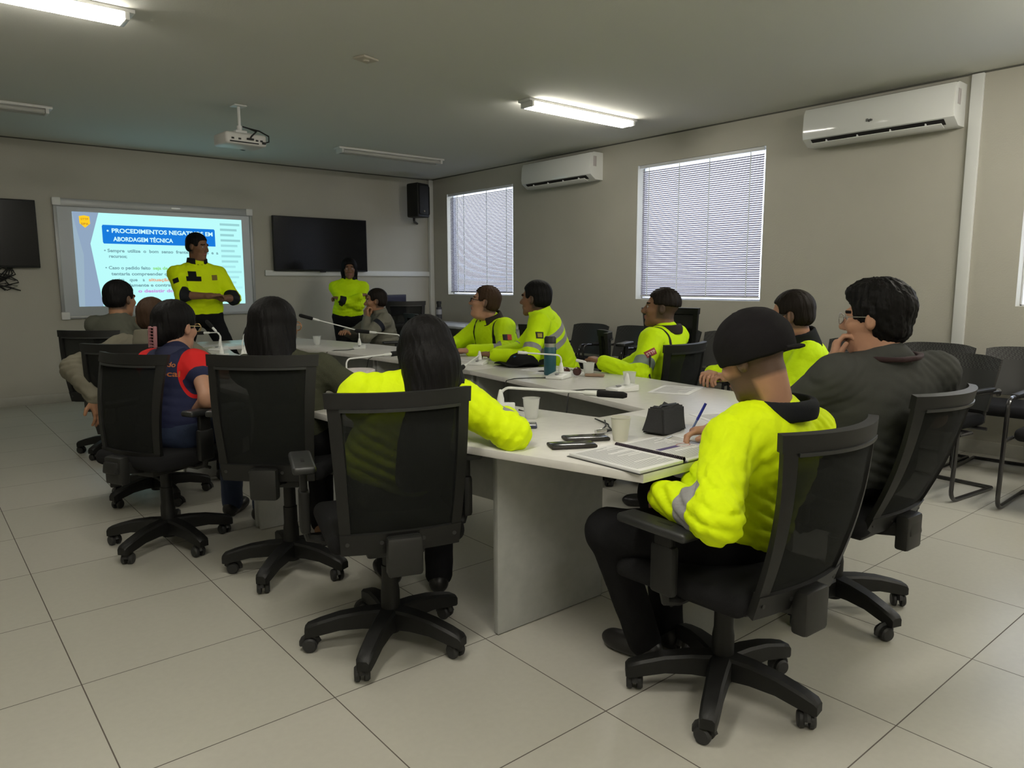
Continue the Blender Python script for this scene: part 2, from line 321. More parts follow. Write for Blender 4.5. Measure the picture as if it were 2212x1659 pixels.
# televisions
def tv(x0, x1, z0, z1, label):
    r = empty('television', ((x0+x1)/2, YF, (z0+z1)/2)); w, h = (x1-x0)/2, (z1-z0)/2
    build(MB().bb((-w, -.085, -h), (w, -.045, h), .006), 'bezel', M_BLK, r)
    build(MB().bb((-w+.012, -.0865, -h+.022), (w-.012, -.083, h-.012)), 'screen', M_SCREEN, r, smooth=False)
    build(MB().bb((-.3, -.05, -.2), (.3, 0, .2), .01), 'wall_mount', M_BLK2, r)
    build(MB().bb((-.04, -.088, -h-.012), (.04, -.06, -h+.004), .003), 'sensor', M_BLK2, r)
    return tag(r, label, 'television', 'black televisions on the front wall')
tv(3.40, 4.735, 1.455, 2.157, 'large black flat television mounted right of the whiteboard')
tv(-.49, .845, 1.468, 2.171, 'black flat television cut off by the left edge, with loose cables')
m = MB(); random.seed(3)
for k in range(5):
    p = [(.30+.02*k, YF-.04, 1.49)]; x = .30+.02*k
    for j in range(7): p.append((x+.05+random.uniform(-.12, .25), YF-.03-random.uniform(0, .03), 1.47-.035*j-random.uniform(0, .03)))
    p += [(.44, YF-.03, 1.30), (.62-.03*k, YF-.035, 1.40), (.58, YF-.04, 1.49)]; m.tube(p, .006, 6)
tag(build(m, 'loose_cable', M_BLK2), 'tangle of black cables hanging below the left television', 'cable')
# ceiling speaker on wall bracket
r = empty('wall_speaker', (5.42, 6.42, 2.45), math.radians(-160)); m = MB()
def trap(m, w0, w1, d0, d1, z0, z1, bev):
    b = bmesh.new(); bmesh.ops.create_cube(b, size=1)
    for v in b.verts:
        k = v.co.y+.5; v.co = Vector((v.co.x*(w0*(1-k)+w1*k), v.co.y*(d1), v.co.z*(z1-z0)))
    bmesh.ops.bevel(b, geom=b.edges[:], offset=bev, segments=3, profile=.5, affect='EDGES'); return m.bm(b, Matrix.Translation((0, 0, (z0+z1)/2)))
trap(m, .18, .275, 0, .24, -.235, .235, .025); build(m, 'cabinet', M_BLK, r)
build(MB().bb((-.115, .117, -.2), (.115, .128, .2), .02), 'grille', mat('speaker_grille', (.016, .016, .016), .7, bump=.6, bscale=900), r)
build(MB().lathe([(.0, .004), (.012, .004), (.014, 0)], (0, .128, -.15), n=16, M=Matrix.Rotation(-PI/2, 3, 'X')), 'badge', mat('badge_gold', (.3, .25, .15), .4), r)
build(MB().tube([(0, -.06, -.23), (0, -.06, -.27), (-.08, -.12, -.28), (-.38, -.28, -.29)], .016, 10).box((-.40, -.29, -.30), (.05, .06, .13), None, .004), 'bracket', M_BLK2, r)
tag(r, 'black loudspeaker on a wall bracket high in the corner', 'speaker')
# projector
r = empty('projector', (2.04, 3.915, HC), math.radians(3)); m = MB()
m.box((0, 0, -.295), (.36, .27, .10), None, .022, seg=3); build(m, 'body', mat('projector_white', (.58, .57, .54), .4), r)
build(MB().lathe([(.0, .03), (.042, .03), (.048, 0)], (.08, .134, -.30), n=24, M=Matrix.Rotation(-PI/2, 3, 'X')), 'lens', M_BLK, r)
build(MB().bb((-.055, -.055, -.012), (.055, .055, 0), .006), 'ceiling_plate', M_WHITE, r)
m = MB().tube([(0, 0, -.01), (0, 0, -.19)], .013, 12); m.tube([(0, 0, -.17), (0, 0, -.21)], .024, 12); m.box((0, 0, -.225), (.10, .08, .03), None, .005); m.tube([(-.07, -.05, -.232), (.07, .05, -.25)], .008, 8); m.tube([(.07, -.05, -.232), (-.07, .05, -.25)], .008, 8); build(m, 'mounting_pole', M_WHITE, r)
m = MB().tube([(.02, -.0, -.17), (.06, -.05, -.19), (.13, -.10, -.21), (.20, -.13, -.25), (.19, -.15, -.30), (.15, -.137, -.315)], .006, 8); m.tube([(.06, -.05, -.19), (.10, -.11, -.22), (.04, -.145, -.27), (.03, -.14, -.29)], .007, 8)
m.box((.03, -.14, -.295), (.06, .02, .016), None, .003); m.box((.15, -.138, -.315), (.03, .02, .02), None, .003); build(m, 'cable', M_BLK2, r)
m = MB()
for x in (-.12, -.06, .09, .13): m.box((x, -.136, -.30), (.022, .006, .014))
m.box((-.02, -.136, -.325), (.25, .004, .01)); build(m, 'ports', M_BLK2, r)
tag(r, 'white projector hanging from the ceiling on a short pole', 'projector')
# ================================================================== conference table
ZT, TH = .74, .028
def rounded_prism(mb, poly, z0, z1):
    b = bmesh.new(); vs = [b.verts.new((x, y, z0)) for x, y in poly]; f = b.faces.new(vs)
    e = bmesh.ops.extrude_face_region(b, geom=[f]); bmesh.ops.translate(b, verts=[v for v in e['geom'] if isinstance(v, bmesh.types.BMVert)], vec=(0, 0, z1-z0))
    bmesh.ops.recalc_face_normals(b, faces=b.faces)
    ed = [e for e in b.edges if abs(e.verts[0].co.z-e.verts[1].co.z) < 1e-6]
    bmesh.ops.bevel(b, geom=ed, offset=.0025, segments=2, profile=.5, affect='EDGES'); return mb.bm(b)
NEAR_O = [(2.001, -1.26), (2.72, -1.26), (2.893, -.6), (2.985, .15), (3.045, 1.148)]; NEAR_I = [(2.427, 1.148), (2.323, .38), (2.149, -.54), (2.001, -.54)]
MID_O = [(2.427, 1.152), (3.045, 1.152), (3.06, 1.75), (3.045, 2.438)]; MID_I = [(2.40, 2.438), (2.425, 1.8)]
FAR_O = [(2.40, 2.442), (3.045, 2.442), (2.985, 3.35), (2.893, 4.06), (2.72, 4.72), (2.001, 4.72)]; FAR_I = [(2.001, 4.0), (2.149, 4.0), (2.30, 3.36)]
def table(poly, panels, modesty, label, s):
    """one desk module; s=-1 mirrors it to the left arm of the ring"""
    X = (lambda x: x) if s > 0 else (lambda x: 4-x)
    cx, cy = sum(X(p[0]) for p in poly)/len(poly), sum(p[1] for p in poly)/len(poly)
    r = empty('conference_table', (cx, cy, 0)); P = [(X(x)-cx, y-cy) for x, y in poly]
    if s < 0: P = P[::-1]
    build(rounded_prism(MB(), P, ZT-TH, ZT), 'tabletop', M_TABLE, r, angle=30)
    for (x0, x1, y) in panels: build(MB().bb((X(x0)-cx, y-.013-cy, .004), (X(x1)-cx, y+.013-cy, ZT-TH-.0005), .0015), 'side_panel', M_PANEL, r)
    (ax, ay), (bx, by), z0 = modesty; d = Vector((X(bx)-X(ax), by-ay, 0)); L = d.length; c = Vector(((X(ax)+X(bx))/2-cx, (ay+by)/2-cy, (z0+ZT-TH)/2))
    build(MB().box(c, (L, .018, ZT-TH-z0-.001), math.atan2(d.y, d.x), .001), 'modesty_panel', M_PANEL, r)
    tag(r, label, 'table', 'modules of the ring shaped conference table'); return r
for s, L in ((-1, ('grey conference table module nearest the viewer, with the open spiral notebook and phones', 'grey conference table module beside the woman in the red sleeved vest', 'grey conference table module at the far left, in front of the standing instructor')),
             (1, ('grey conference table module at the right with the teal bottle and papers', 'grey table module before the two hi-vis men by the far window', 'grey conference table module at the far right, with two slim microphones'))):
    table(NEAR_O+NEAR_I, [(2.20, 2.75, -.6), (2.47, 2.98, 1.12)], ((2.50, -.585), (2.72, 1.10), .41), L[0], s)
    table(MID_O+MID_I, [(2.47, 2.98, 1.18), (2.47, 2.98, 2.41)], ((2.74, 1.195), (2.74, 2.395), .41), L[1], s)
    table(FAR_O+FAR_I, [(2.47, 2.98, 2.47), (2.20, 2.75, 4.05)], ((2.72, 2.485), (2.50, 4.035), .41), L[2], s)
# corner desks in the far right corner
M_DESK = mat('desk_laminate', (.50, .51, .52), .4)
def desk(x0, x1, y0, y1, label):
    r = empty('desk', ((x0+x1)/2, (y0+y1)/2, 0)); w, d = (x1-x0)/2, (y1-y0)/2
    build(MB().bb((-w, -d, .722), (w, d, .75), .003), 'desktop', M_DESK, r)
    for s in (-1, 1):
        if w > d: build(MB().bb((s*(w-.04)-.012, -d+.03, .002), (s*(w-.04)+.012, d-.03, .7215), .001), 'side_panel', M_PANEL, r)
        else: build(MB().bb((-w+.03, s*(d-.04)-.012, .002), (w-.03, s*(d-.04)+.012, .7215), .001), 'side_panel', M_PANEL, r)
    if w > d: build(MB().bb((-w+.06, d-.1, .3), (w-.06, d-.085, .7215)), 'modesty_panel', M_PANEL, r)
    else: build(MB().bb((w-.1, -d+.06, .3), (w-.085, d-.06, .7215)), 'modesty_panel', M_PANEL, r)
    return tag(r, label, 'desk', 'desks in the far right corner')
desk(5.02, 5.72, 4.35, 5.85, 'small grey desk under the far window, holding papers')
desk(4.35, 5.72, 5.90, 6.55, 'grey corner desk under the wall speaker, holding a screen and bottle')
# ================================================================== chairs
M_MESH = mat('mesh_fabric', (.010, .011, .010), .9, bump=.2, bscale=900, spec=.2)
nt = M_MESH.node_tree; N = nt.nodes; tr = N.new('ShaderNodeBsdfTransparent'); mx = N.new('ShaderNodeMixShader'); mx.inputs[0].default_value = .80
nt.links.new(tr.outputs[0], mx.inputs[1]); nt.links.new(N['Principled BSDF'].outputs[0], mx.inputs[2]); nt.links.new(mx.outputs[0], N['Material Output'].inputs[0])
def office_chair(x, y, yaw, base, label, tilt=.10, dz=0, boff=0, arm=.22, group='black mesh back office chairs'):
    """x,y = centre of the star base; yaw = where the sitter faces; origin frame: +Y is forward"""
    r = empty('office_chair', (x, y, 0), math.radians(yaw-90)); br = math.radians(base-(yaw-90))
    hub = MB().lathe([(.0, .05), (.032, .05), (.04, .07), (.042, .135), (.0, .14)], n=20)
    for k in range(5):
        a = br+2*PI*k/5; c, s = math.cos(a), math.sin(a); b = bmesh.new(); secs = []
        for t, hw, z1, z0 in ((.02, .034, .142, .070), (.10, .031, .140, .078), (.18, .028, .130, .076), (.25, .027, .112, .062), (.292, .025, .098, .054), (.302, .021, .088, .056)):
            secs.append([b.verts.new((c*t-s*q, s*t+c*q, z)) for q, z in ((-hw, z0), (hw, z0), (hw, z1-.008), (hw-.008, z1), (-hw+.008, z1), (-hw, z1-.008))])
        for i in range(len(secs)-1):
            for j in range(6): b.faces.new((secs[i][j], secs[i][(j+1) % 6], secs[i+1][(j+1) % 6], secs[i+1][j]))
        b.faces.new(secs[0][::-1]); b.faces.new(secs[-1]); hub.bm(b)
    build(hub, 'star_base', M_BLK, r, angle=40)
    for k in range(5):
        a = br+2*PI*k/5+random.uniform(-.05, .05); p = Vector((math.cos(a)*.272, math.sin(a)*.272, 0)); w = random.uniform(0, PI); ax = Matrix.Rotation(w, 4, 'Z')
        m = MB(); R = Matrix.Translation(p) @ ax @ Matrix.Translation((.012, 0, .0265)) @ Matrix.Rotation(PI/2, 4, 'X')
        for s in (-1, 1): m.lathe([(.0, s*.006), (.0185, s*.006), (.0260, s*.009), (.0262, s*.020), (.021, s*.026), (.0, s*.027)], n=20, M=R.to_3x3().to_4x4() if False else R)
        hood = [Vector((.030*math.cos(t), 0, .030*math.sin(t))) for t in np.linspace(-.2, PI*.93, 8)]
        pts = [(Matrix.Translation(p) @ ax @ Matrix.Translation((.012, 0, .0265))) @ q for q in hood]; m.tube(pts, .011, 6)
        m.tube([p+Vector((0, 0, .03)), p+Vector((0, 0, .066))], .010, 10); build(m, 'caster', M_RUB, r)
    build(MB().lathe([(.0, .10), (.034, .10), (.034, .20), (.030, .225), (.030, .30), (.026, .302), (.026, .33+dz), (.024, .405+dz), (.0, .405+dz)], n=20), 'gas_column', M_BLK, r)
    m = MB().box((0, .0, .405+dz), (.20, .30, .05), None, .012); m.tube([(.09, .06, .405+dz), (.24, .06, .40+dz)], [.006, .008], 8); m.tube([(-.09, .02, .405+dz), (-.23, .02, .40+dz)], [.006, .008], 8)
    m.box((0, -.20, .435+dz), (.09, .20, .055), Matrix.Rotation(-.18, 3, 'X'), .01); m.box((0, -.285-boff*.5, .435+dz), (.115, .05, .13), None, .012)
    build(m, 'mechanism', M_BLK2, r)
    # seat cushion
    b = bmesh.new(); bmesh.ops.create_cube(b, size=1); bmesh.ops.scale(b, vec=(.48, .47, .075), verts=b.verts); bmesh.ops.bevel(b, geom=b.edges[:], offset=.034, segments=4, profile=.5, affect='EDGES')
    for v in b.verts:
        if v.co.y > .1: v.co.z -= (v.co.y-.1)**2*1.2
        v.co.x *= 1-.25*max(0, -v.co.y)
    build(MB().bm(b, Matrix.Translation((0, .02, .463+dz))), 'seat', M_CUSH, r, angle=60)
    # back
    z0, z1 = .455+dz, .955+dz
    def back(u, v):
        zz = z0+(z1-z0)*v; hw = .192+.03*v
        yy = -.245-boff-tilt*v-.02*math.sin(v*PI)*1.2+(.018+.042*v)*u*u
        return (u*hw, yy, zz)
    t = .020; m = MB()
    m.surf(back, -1, -.83, .0, 1, 2, 14, t); m.surf(back, .83, 1, .0, 1, 2, 14, t); m.surf(back, -1.02, 1.02, .925, 1.02, 14, 2, t+.008); m.surf(back, -1.0, 1.0, -.03, .115, 14, 2, t+.006)
    build(m, 'back_frame', M_BLK, r, angle=50)
    f2 = lambda u, v: (back(u, v)[0], back(u, v)[1]-.016, back(u, v)[2]); build(MB().surf(f2, -.86, .86, .905, .925, 14, 1, .006), 'rail_trim', M_RAIL, r)
    build(MB().surf(back, -.85, .85, .10, .94, 14, 14, .004), 'mesh_panel', M_MESH, r, angle=80)
    for u in (-.9, -.35, .35, .9):
        build(MB().lathe([(.0, -.004), (.006, -.004), (.007, 0)], Vector(back(u, .045))+Vector((0, -.016, 0)), n=10, M=Matrix.Rotation(PI/2, 3, 'X')), 'screw', M_RUB, r)
    for s in (-1, 1):
        m = MB(); X = .285*s; zt = .47+arm+dz
        m.tube([(.10*s, .0, .42+dz), (.22*s, .0, .415+dz), (X-.01*s, .0, .43+dz), (X, .0, .47+dz)], .014, 8)
        m.box((X, .0, .53+dz), (.034, .085, .15), None, .012); m.box((X, .0, (.56+dz+zt)/2+.01), (.024, .065, zt-.55-dz), None, .008)
        a = build(m, 'armrest', M_BLK, r); b = bmesh.new(); bmesh.ops.create_cube(b, size=1); bmesh.ops.scale(b, vec=(.085, .26, .028), verts=b.verts); bmesh.ops.bevel(b, geom=b.edges[:], offset=.012, segments=3, profile=.5, affect='EDGES')
        for v in b.verts: v.co.x *= 1-.8*abs(v.co.y)
        build(MB().bm(b, Matrix.Translation((X, .03, zt))), 'arm_pad', M_RAIL, a, angle=60)
    return tag(r, label, 'chair', group)
random.seed(5)
CH = [(.92, -.405, 70, 6, 'black office chair of the woman in hi-vis, seen squarely from behind', dict(tilt=.07)),
      (1.55, -1.37, 87, 63, 'black office chair nearest the viewer, seating the man in the black cap', dict(tilt=.13, arm=.18, dz=-.045)),
      (2.42, -1.29, 88, 36, 'black reclined office chair of the man in the dark grey shirt', dict(tilt=.20, boff=-.03, dz=-.04)),
      (.59, 1.19, 25, 69, 'black office chair turned sideways behind the woman in the navy vest', dict(tilt=.0, boff=-.06, dz=.01)),
      (.93, .49, 48, 6, 'black office chair of the woman in the olive knit with long straight hair', dict(tilt=.05, dz=.045)),
      (.77, 2.13, 45, 60, 'black office chair of the grey haired man in the khaki jacket', dict(tilt=.08)),
      (.87, 3.62, 48, 220, 'black office chair of the short haired man near the left end of the whiteboard', dict(tilt=.08)),
      (3.42, 2.02, 168, 20, 'black office chair of the man with glasses below the far window', dict(tilt=.08, dz=-.02)),
      (3.48, 1.32, 140, 10, 'black office chair of the man in a hi-vis jacket with grey back stripes', dict(tilt=.06, dz=-.03)),
      (3.31, .50, 95, 40, 'black office chair tilted back under the man with the cord over his sleeve', dict(tilt=.16, boff=.0, dz=-.04)),
      (3.40, -.52, 100, 30, 'black office chair of the man with dark collar and glasses, behind the capped man', dict(tilt=.10, dz=-.02)),
      (3.66, 4.24, 165, 50, 'black office chair of the man in beige uniform at the far end', dict(tilt=.04, dz=.0)),
      (4.12, .96, 205, 15, 'tall empty black office chair standing behind the ring of tables, under the wide window', dict(tilt=.05, dz=.13)),
      (4.35, 5.05, 60, 25, 'empty black office chair behind the man in beige uniform, before the corner desk', dict(tilt=.05, dz=.12))]
for x, y, yw, b, lab, kw in CH: office_chair(x, y, yw, b, lab, **kw)
# visitor chairs with sled frame
M_SHELL = mat('perforated_shell', (.022, .022, .021), .35, spec=.5)
def perforate():
    nt = M_SHELL.node_tree; N = nt.nodes; L = nt.links; tc = N.new('ShaderNodeTexCoord'); ch = N.new('ShaderNodeTexChecker'); mp = N.new('ShaderNodeMapping')
    mp.inputs['Rotation'].default_value = (PI/4, 0, 0); ch.inputs['Scale'].default_value = 95; ch.inputs['Color1'].default_value = (.04, .04, .038, 1); ch.inputs['Color2'].default_value = (.008, .008, .008, 1)
    L.new(tc.outputs['Object'], mp.inputs[0]); L.new(mp.outputs[0], ch.inputs[0]); sp = N.new('ShaderNodeSeparateXYZ'); L.new(tc.outputs['Object'], sp.inputs[0])
    g = N.new('ShaderNodeMath'); g.operation = 'GREATER_THAN'; g.inputs[1].default_value = .745; L.new(sp.outputs[2], g.inputs[0])
    mx = N.new('ShaderNodeMix'); mx.data_type = 'RGBA'; mx.inputs[6].default_value = (.022, .022, .021, 1); L.new(g.outputs[0], mx.inputs[0]); L.new(ch.outputs[0], mx.inputs[7]); L.new(mx.outputs[2], N['Principled BSDF'].inputs['Base Color'])
perforate()
M_TUBEB = mat('black_painted_tube', (.012, .011, .012), .22, spec=.6, coat=.3)
def visitor_chair():
    """faces +Y in its own frame; back shell at -Y"""
    r = empty('visitor_chair', (0, 0, 0))
    def back(u, v): return (u*(.262-.02*(1-v)), -.235-.10*v+.055*u*u, .50+.335*v-.02*abs(u)**4*v)
    build(MB().surf(back, -1, 1, 0, 1, 12, 8, .014), 'back_shell', M_SHELL, r, angle=50)
    b = bmesh.new(); bmesh.ops.create_cube(b, size=1); bmesh.ops.scale(b, vec=(.47, .45, .075), verts=b.verts); bmesh.ops.bevel(b, geom=b.edges[:], offset=.034, segments=4, profile=.5, affect='EDGES')
    build(MB().bm(b, Matrix.Translation((0, .02, .445))), 'seat', M_CUSH, r, angle=60)
    for s in (-1, 1):
        x = .275*s
        def arc(c, a0, a1, rad, n=5): return [(x, c[0]+rad*math.cos(t), c[1]+rad*math.sin(t)) for t in np.linspace(a0, a1, n)]
        pts = [(x, -.25, .62)]+arc((.16, .58), PI/2, 0, .06)+arc((.20, .073), 0, -PI/2, .06)+[(x, -.25, .013)]
        m = MB().tube(pts, .0125, 10); build(m, 'sled_leg', M_TUBEB, r)
        build(MB().box((x, -.03, .645), (.045, .26, .022), None, .009), 'arm_pad', M_BLK, r)
    m = MB().tube([(-.275, -.25, .013), (.275, -.25, .013)], .0125, 10); m.tube([(-.275, .07, .40), (.275, .07, .40)], .011, 8); m.tube([(-.275, -.12, .40), (.275, -.12, .40)], .011, 8)
    for s in (-1, 1): m.tube([(.20*s, -.12, .40), (.20*s, -.24, .42), (.20*s, -.265, .56)], .011, 8); m.tube([(.275*s, -.235, .63), (.26*s, -.27, .60)], .014, 8)
    for s in (-1, 1): m.tube([(.235*s, .07, .40), (.275*s, .07, .40), (.275*s, .22, .40)], .011, 8)
    build(m, 'cross_frame', M_TUBEB, r); return r
vc = visitor_chair(); VS = []
for i, yy in enumerate([-1.62, -1.02, -.42, .18, .78, 1.38, 1.98, 2.58, 3.18]):
    VS.append((5.38+.02*math.sin(i*2.1), yy, 90+3*math.sin(i*1.7), i))
VS += [(4.60, -.80, 84, 20), (4.62, -1.54, 92, 21)]
desc = {0: 'black perforated visitor chair at the right edge in the wall row', 1: 'black perforated visitor chair in the wall row, second from the right edge', 2: 'black perforated visitor chair in the wall row against the vertical conduit', 3: 'black perforated visitor chair in the wall row behind the man in dark grey',
        4: 'black perforated visitor chair in the wall row behind the bearded man in glasses', 5: 'black perforated visitor chair in the wall row behind the tall empty office chair', 6: 'black perforated visitor chair in the wall row under the wide window, left half', 7: 'black perforated visitor chair in the wall row just left of the wide window', 8: 'black perforated visitor chair farthest along the wall row, behind the man with back stripes',
        20: 'black visitor chair standing forward of the wall row beside the man in dark grey', 21: 'black visitor chair with shiny tube leg cut by the right edge of the view'}
for j, (x, y, a, i) in enumerate(VS):
    o = vc if j == 0 else copy_tree(vc); o.location = (x, y, 0); o.rotation_euler.z = math.radians(a); tag(o, desc[i], 'chair', 'black visitor chairs by the right wall')
# ================================================================== table things
def mic(x, y, yaw, bend, ln, rise, label, foam=True, h=.20, base_yaw=None, cable=None, fs=1.0, w=0.0045):
    """base at x,y; stem goes up h then bends toward yaw for ln metres, climbing rise"""
    r = empty('gooseneck_microphone', (x, y, ZT), math.radians(yaw)); by = math.radians((base_yaw if base_yaw is not None else yaw)-yaw)
    b = bmesh.new(); bmesh.ops.create_cube(b, size=1); bmesh.ops.scale(b, vec=(.14, .105, .034), verts=b.verts)
    for v in b.verts:
        if v.co.x < 0 and v.co.z > 0: v.co.z -= .018
    bmesh.ops.bevel(b, geom=b.edges[:], offset=.005, segments=2, profile=.5, affect='EDGES'); m = MB().bm(b, Matrix.Rotation(by, 4, 'Z') @ Matrix.Translation((-.03, 0, .0175))); bs = build(m, 'base', M_MIC, r)
    build(MB().box(Matrix.Rotation(by, 3, 'Z') @ Vector((-.055, .0, .027)), (.028, .016, .008), by, .003), 'talk_button', mat('grey_button', (.25, .25, .26), .4), bs)
    m = MB().tube([(0, 0, .030), (0, 0, .05), (0, 0, .085), (0, 0, .09)], [.017, .016, .0075, .0055], 14)
    pts = [(0, 0, .085), (0, 0, h-bend)]+[(bend*(1-math.cos(t)), 0, h-bend+bend*math.sin(t)) for t in np.linspace(.2, PI/2-math.atan2(rise, ln), 7)]
    p = Vector(pts[-1]); e = Vector((ln, 0, h+rise)); pts.append(tuple(e)); m.tube(pts, w, 10); d = (e-p).normalized(); m.tube([e-d*.06, e-d*.05, e], [w, w*1.9, w*2.1], 12); build(m, 'stem', M_MIC, r)
    if foam: build(MB().tube([e-d*.002, e+d*.006, e+d*.1*fs, e+d*.115*fs], [.010, .015, .0155, .009], 14), 'foam_windscreen', M_FOAM, r)
    if cable:
        pl = Matrix.Rotation(-math.radians(yaw), 3, 'Z'); build(MB().tube([pl @ (Vector(q)-Vector((x, y, ZT))) for q in cable], .003, 7), 'cable', M_BLK2, r)
    tag(r, label, 'microphone', 'gooseneck microphones on the conference table'); return r
Z = ZT+.004
mic(1.655, -.13, -44, .04, .42, -.022, 'white gooseneck microphone nearest the viewer, its black foam head over the table opening', h=.098, base_yaw=-100, fs=1.15, w=.0062, cable=[(1.70, -.20, Z), (1.78, -.40, .70), (1.90, -.46, .60), (1.86, -.56, .73), (1.80, -.62, Z), (1.72, -.70, Z), (1.64, -.75, Z)])
mic(2.62, .50, 152, .03, .26, .02, 'white gooseneck microphone standing in front of the teal bottle', False, h=.135, base_yaw=20, cable=[(2.54, .52, Z), (2.46, .58, Z), (2.36, .62, Z), (2.318, .64, .735), (2.28, .66, .62), (2.33, .72, .45)])
mic(2.52, -.10, 106, .02, .30, .035, 'white gooseneck microphone at the right, beside a clear cup and papers', False, h=.105, base_yaw=-10, w=.0038, cable=[(2.46, -.06, Z), (2.36, .04, Z), (2.27, .06, Z), (2.235, .04, .735), (2.20, .02, .62)])
mic(2.66, 3.05, 152, .03, .38, .10, 'white gooseneck microphone with raised black foam head near the standing woman', h=.16, base_yaw=60, cable=[(2.60, 3.0, Z), (2.5, 2.95, Z), (2.40, 2.99, Z), (2.33, 3.0, .73), (2.30, 3.0, .55)])
mic(2.66, 2.38, 140, .025, .24, .02, 'white gooseneck microphone pointing level at the man in beige', h=.155, base_yaw=70, cable=[(2.6, 2.34, Z), (2.5, 2.32, Z), (2.41, 2.35, Z), (2.37, 2.37, .72), (2.35, 2.38, .6)])
mic(1.48, .98, 15, .03, .34, .0, 'white gooseneck microphone partly hidden by the woman in olive, head over the table opening', h=.15, fs=1.1)
mic(2.70, 1.40, 215, .03, .34, -.04, 'gooseneck microphone with thick black foam beside the black hat', h=.06, base_yaw=35, fs=1.25)
mic(1.72, 3.75, 128, .025, .15, -.005, 'white gooseneck microphone with square bend before the standing man, farther one', h=.145, base_yaw=40)
mic(1.50, 3.05, 98, .02, .12, .05, 'white microphone with cone stem left of the square bent one', h=.17, base_yaw=0)
mic(1.50, 2.60, 60, .02, .12, .04, 'white microphone with cone stem nearest the woman in the navy vest', h=.15, base_yaw=0)
mic(1.60, 2.85, 8, .02, .2, .01, 'white gooseneck microphone half hidden behind the long haired woman in olive', h=.10, base_yaw=0)
mic(2.35, 4.15, 190, .06, .12, .02, 'white gooseneck microphone at the far end beside a sheet of paper', h=.19, base_yaw=60)
M_CUP = mat('clear_plastic', (.82, .83, .80), .25, translucent=.35); 
nt = M_CUP.node_tree; tr = nt.nodes.new('ShaderNodeBsdfTransparent'); mx = nt.nodes.new('ShaderNodeMixShader'); mx.inputs[0].default_value = .45
last = nt.nodes['Material Output'].inputs[0].links[0].from_socket; nt.links.new(tr.outputs[0], mx.inputs[1]); nt.links.new(last, mx.inputs[2]); nt.links.new(mx.outputs[0], nt.nodes['Material Output'].inputs[0])
M_CUP2 = mat('milky_plastic', (.62, .61, .52), .4)
def cup(x, y, label, mt, h=.085, r0=.025, r1=.037):
    m = MB().lathe([(0, 0), (r0, 0), (r0+.3*(r1-r0), h*.3), (r0+.32*(r1-r0), h*.32), (r1-.002, h*.97), (r1+.001, h), (r1-.003, h), (r0+.25*(r1-r0), h*.3), (r0-.003, .003), (0, .003)], n=28)
    o = build(m, 'plastic_cup', mt); o.location = (x, y, ZT+.0005); tag(o, label, 'cup', 'plastic cups on the tables')
cup(1.62, -.375, 'clear plastic cup beside the nearest microphone base', M_CUP)
cup(1.575, -.905, 'milky plastic cup between the phones and the black pouch', M_CUP2)
cup(2.63, -.02, 'clear plastic cup next to the microphone at the right', M_CUP, .08)
cup(2.80, .45, 'clear plastic cup behind the sunglasses and wooden block', M_CUP, .08)
cup(2.55, 3.65, 'clear plastic cup at the far end, below the standing woman', M_CUP, .08)
r = empty('water_bottle', (2.66, .64, ZT+.0005)); build(MB().lathe([(0, 0), (.035, 0), (.037, .004), (.037, .165), (.035, .17), (0, .17)], n=32), 'body', mat('teal_steel', (.018, .085, .11), .35, spec=.5), r)
build(MB().lathe([(0, .17), (.034, .17), (.034, .192), (0, .192)], n=32), 'steel_collar', mat('steel', (.55, .55, .52), .3, metal=.9), r)
build(MB().lathe([(0, .192), (.036, .192), (.036, .222), (.028, .234), (0, .236)], n=32).box((.036, 0, .21), (.012, .02, .035), None, .004), 'lid', M_BLK2, r)
tag(r, 'teal insulated water bottle with black lid and steel collar', 'bottle')
r = empty('sunglasses', (2.71, .505, ZT+.001), math.radians(-35)); M_LENS = mat('brown_lens', (.05, .015, .015), .1)
for s in (-1, 1):
    build(MB().lathe([(.0, .003), (.022, .002), (.026, 0), (.026, -.003), (0, -.002)], (s*.034, 0, .028), n=24, M=Matrix.Rotation(PI/2, 3, 'X')), 'lens', M_LENS, r)
    build(MB().tube([(s*.062, 0, .034), (s*.066, .05, .030), (s*.055, .12, .004)], .0022, 6), 'temple', M_BLK2, r)
build(MB().tube([(-.012, 0, .034), (0, .001, .038), (.012, 0, .034)], .0022, 6), 'bridge', M_BLK2, r); tag(r, 'dark brown sunglasses lying beside the teal bottle', 'sunglasses')
o = build(MB().box((0, 0, .009), (.115, .042, .016), None, .004), 'wooden_phone_case', mat('tan_wood', (.30, .20, .13), .6, var=.2, vscale=20, stretch=(1, 12, 1))); o.location = (2.80, .40, ZT+.001); o.rotation_euler.z = math.radians(-52); tag(o, 'flat tan case lying right of the sunglasses', 'case')
# black hat
r = empty('hat', (2.86, 1.13, ZT+.001), math.radians(-30)); random.seed(2)
b = bmesh.new(); bmesh.ops.create_icosphere(b, subdivisions=4, radius=1)
for v in b.verts:
    n = math.sin(v.co.x*5+1)*math.cos(v.co.y*6)*.05+math.sin(v.co.x*11+v.co.y*9)*.02
    v.co = Vector((v.co.x*.11, v.co.y*.085, max(0, v.co.z)*.095))*(1+n)
build(MB().bm(b), 'crown', M_CUSH, r, angle=80)
m = MB(); 
def brim(u, v):
    a = u*2*PI; R = .075+.085*v; return (R*1.22*math.cos(a), R*math.sin(a), .006+.02*math.sin(a*2+1)**2*v+.012*v*math.sin(3*a)**2)
m.surf(brim, 0, 1, 0, 1, 40, 4, .004); build(m, 'brim', M_CUSH, r, angle=80)
build(MB().box((-.055, -.045, .06), (.03, .006, .02), Matrix.Rotation(.5, 3, 'X'), .002), 'blue_badge', mat('blue_badge', (.02, .12, .35), .5), r); tag(r, 'crumpled black hat with a small blue badge on the table', 'hat')
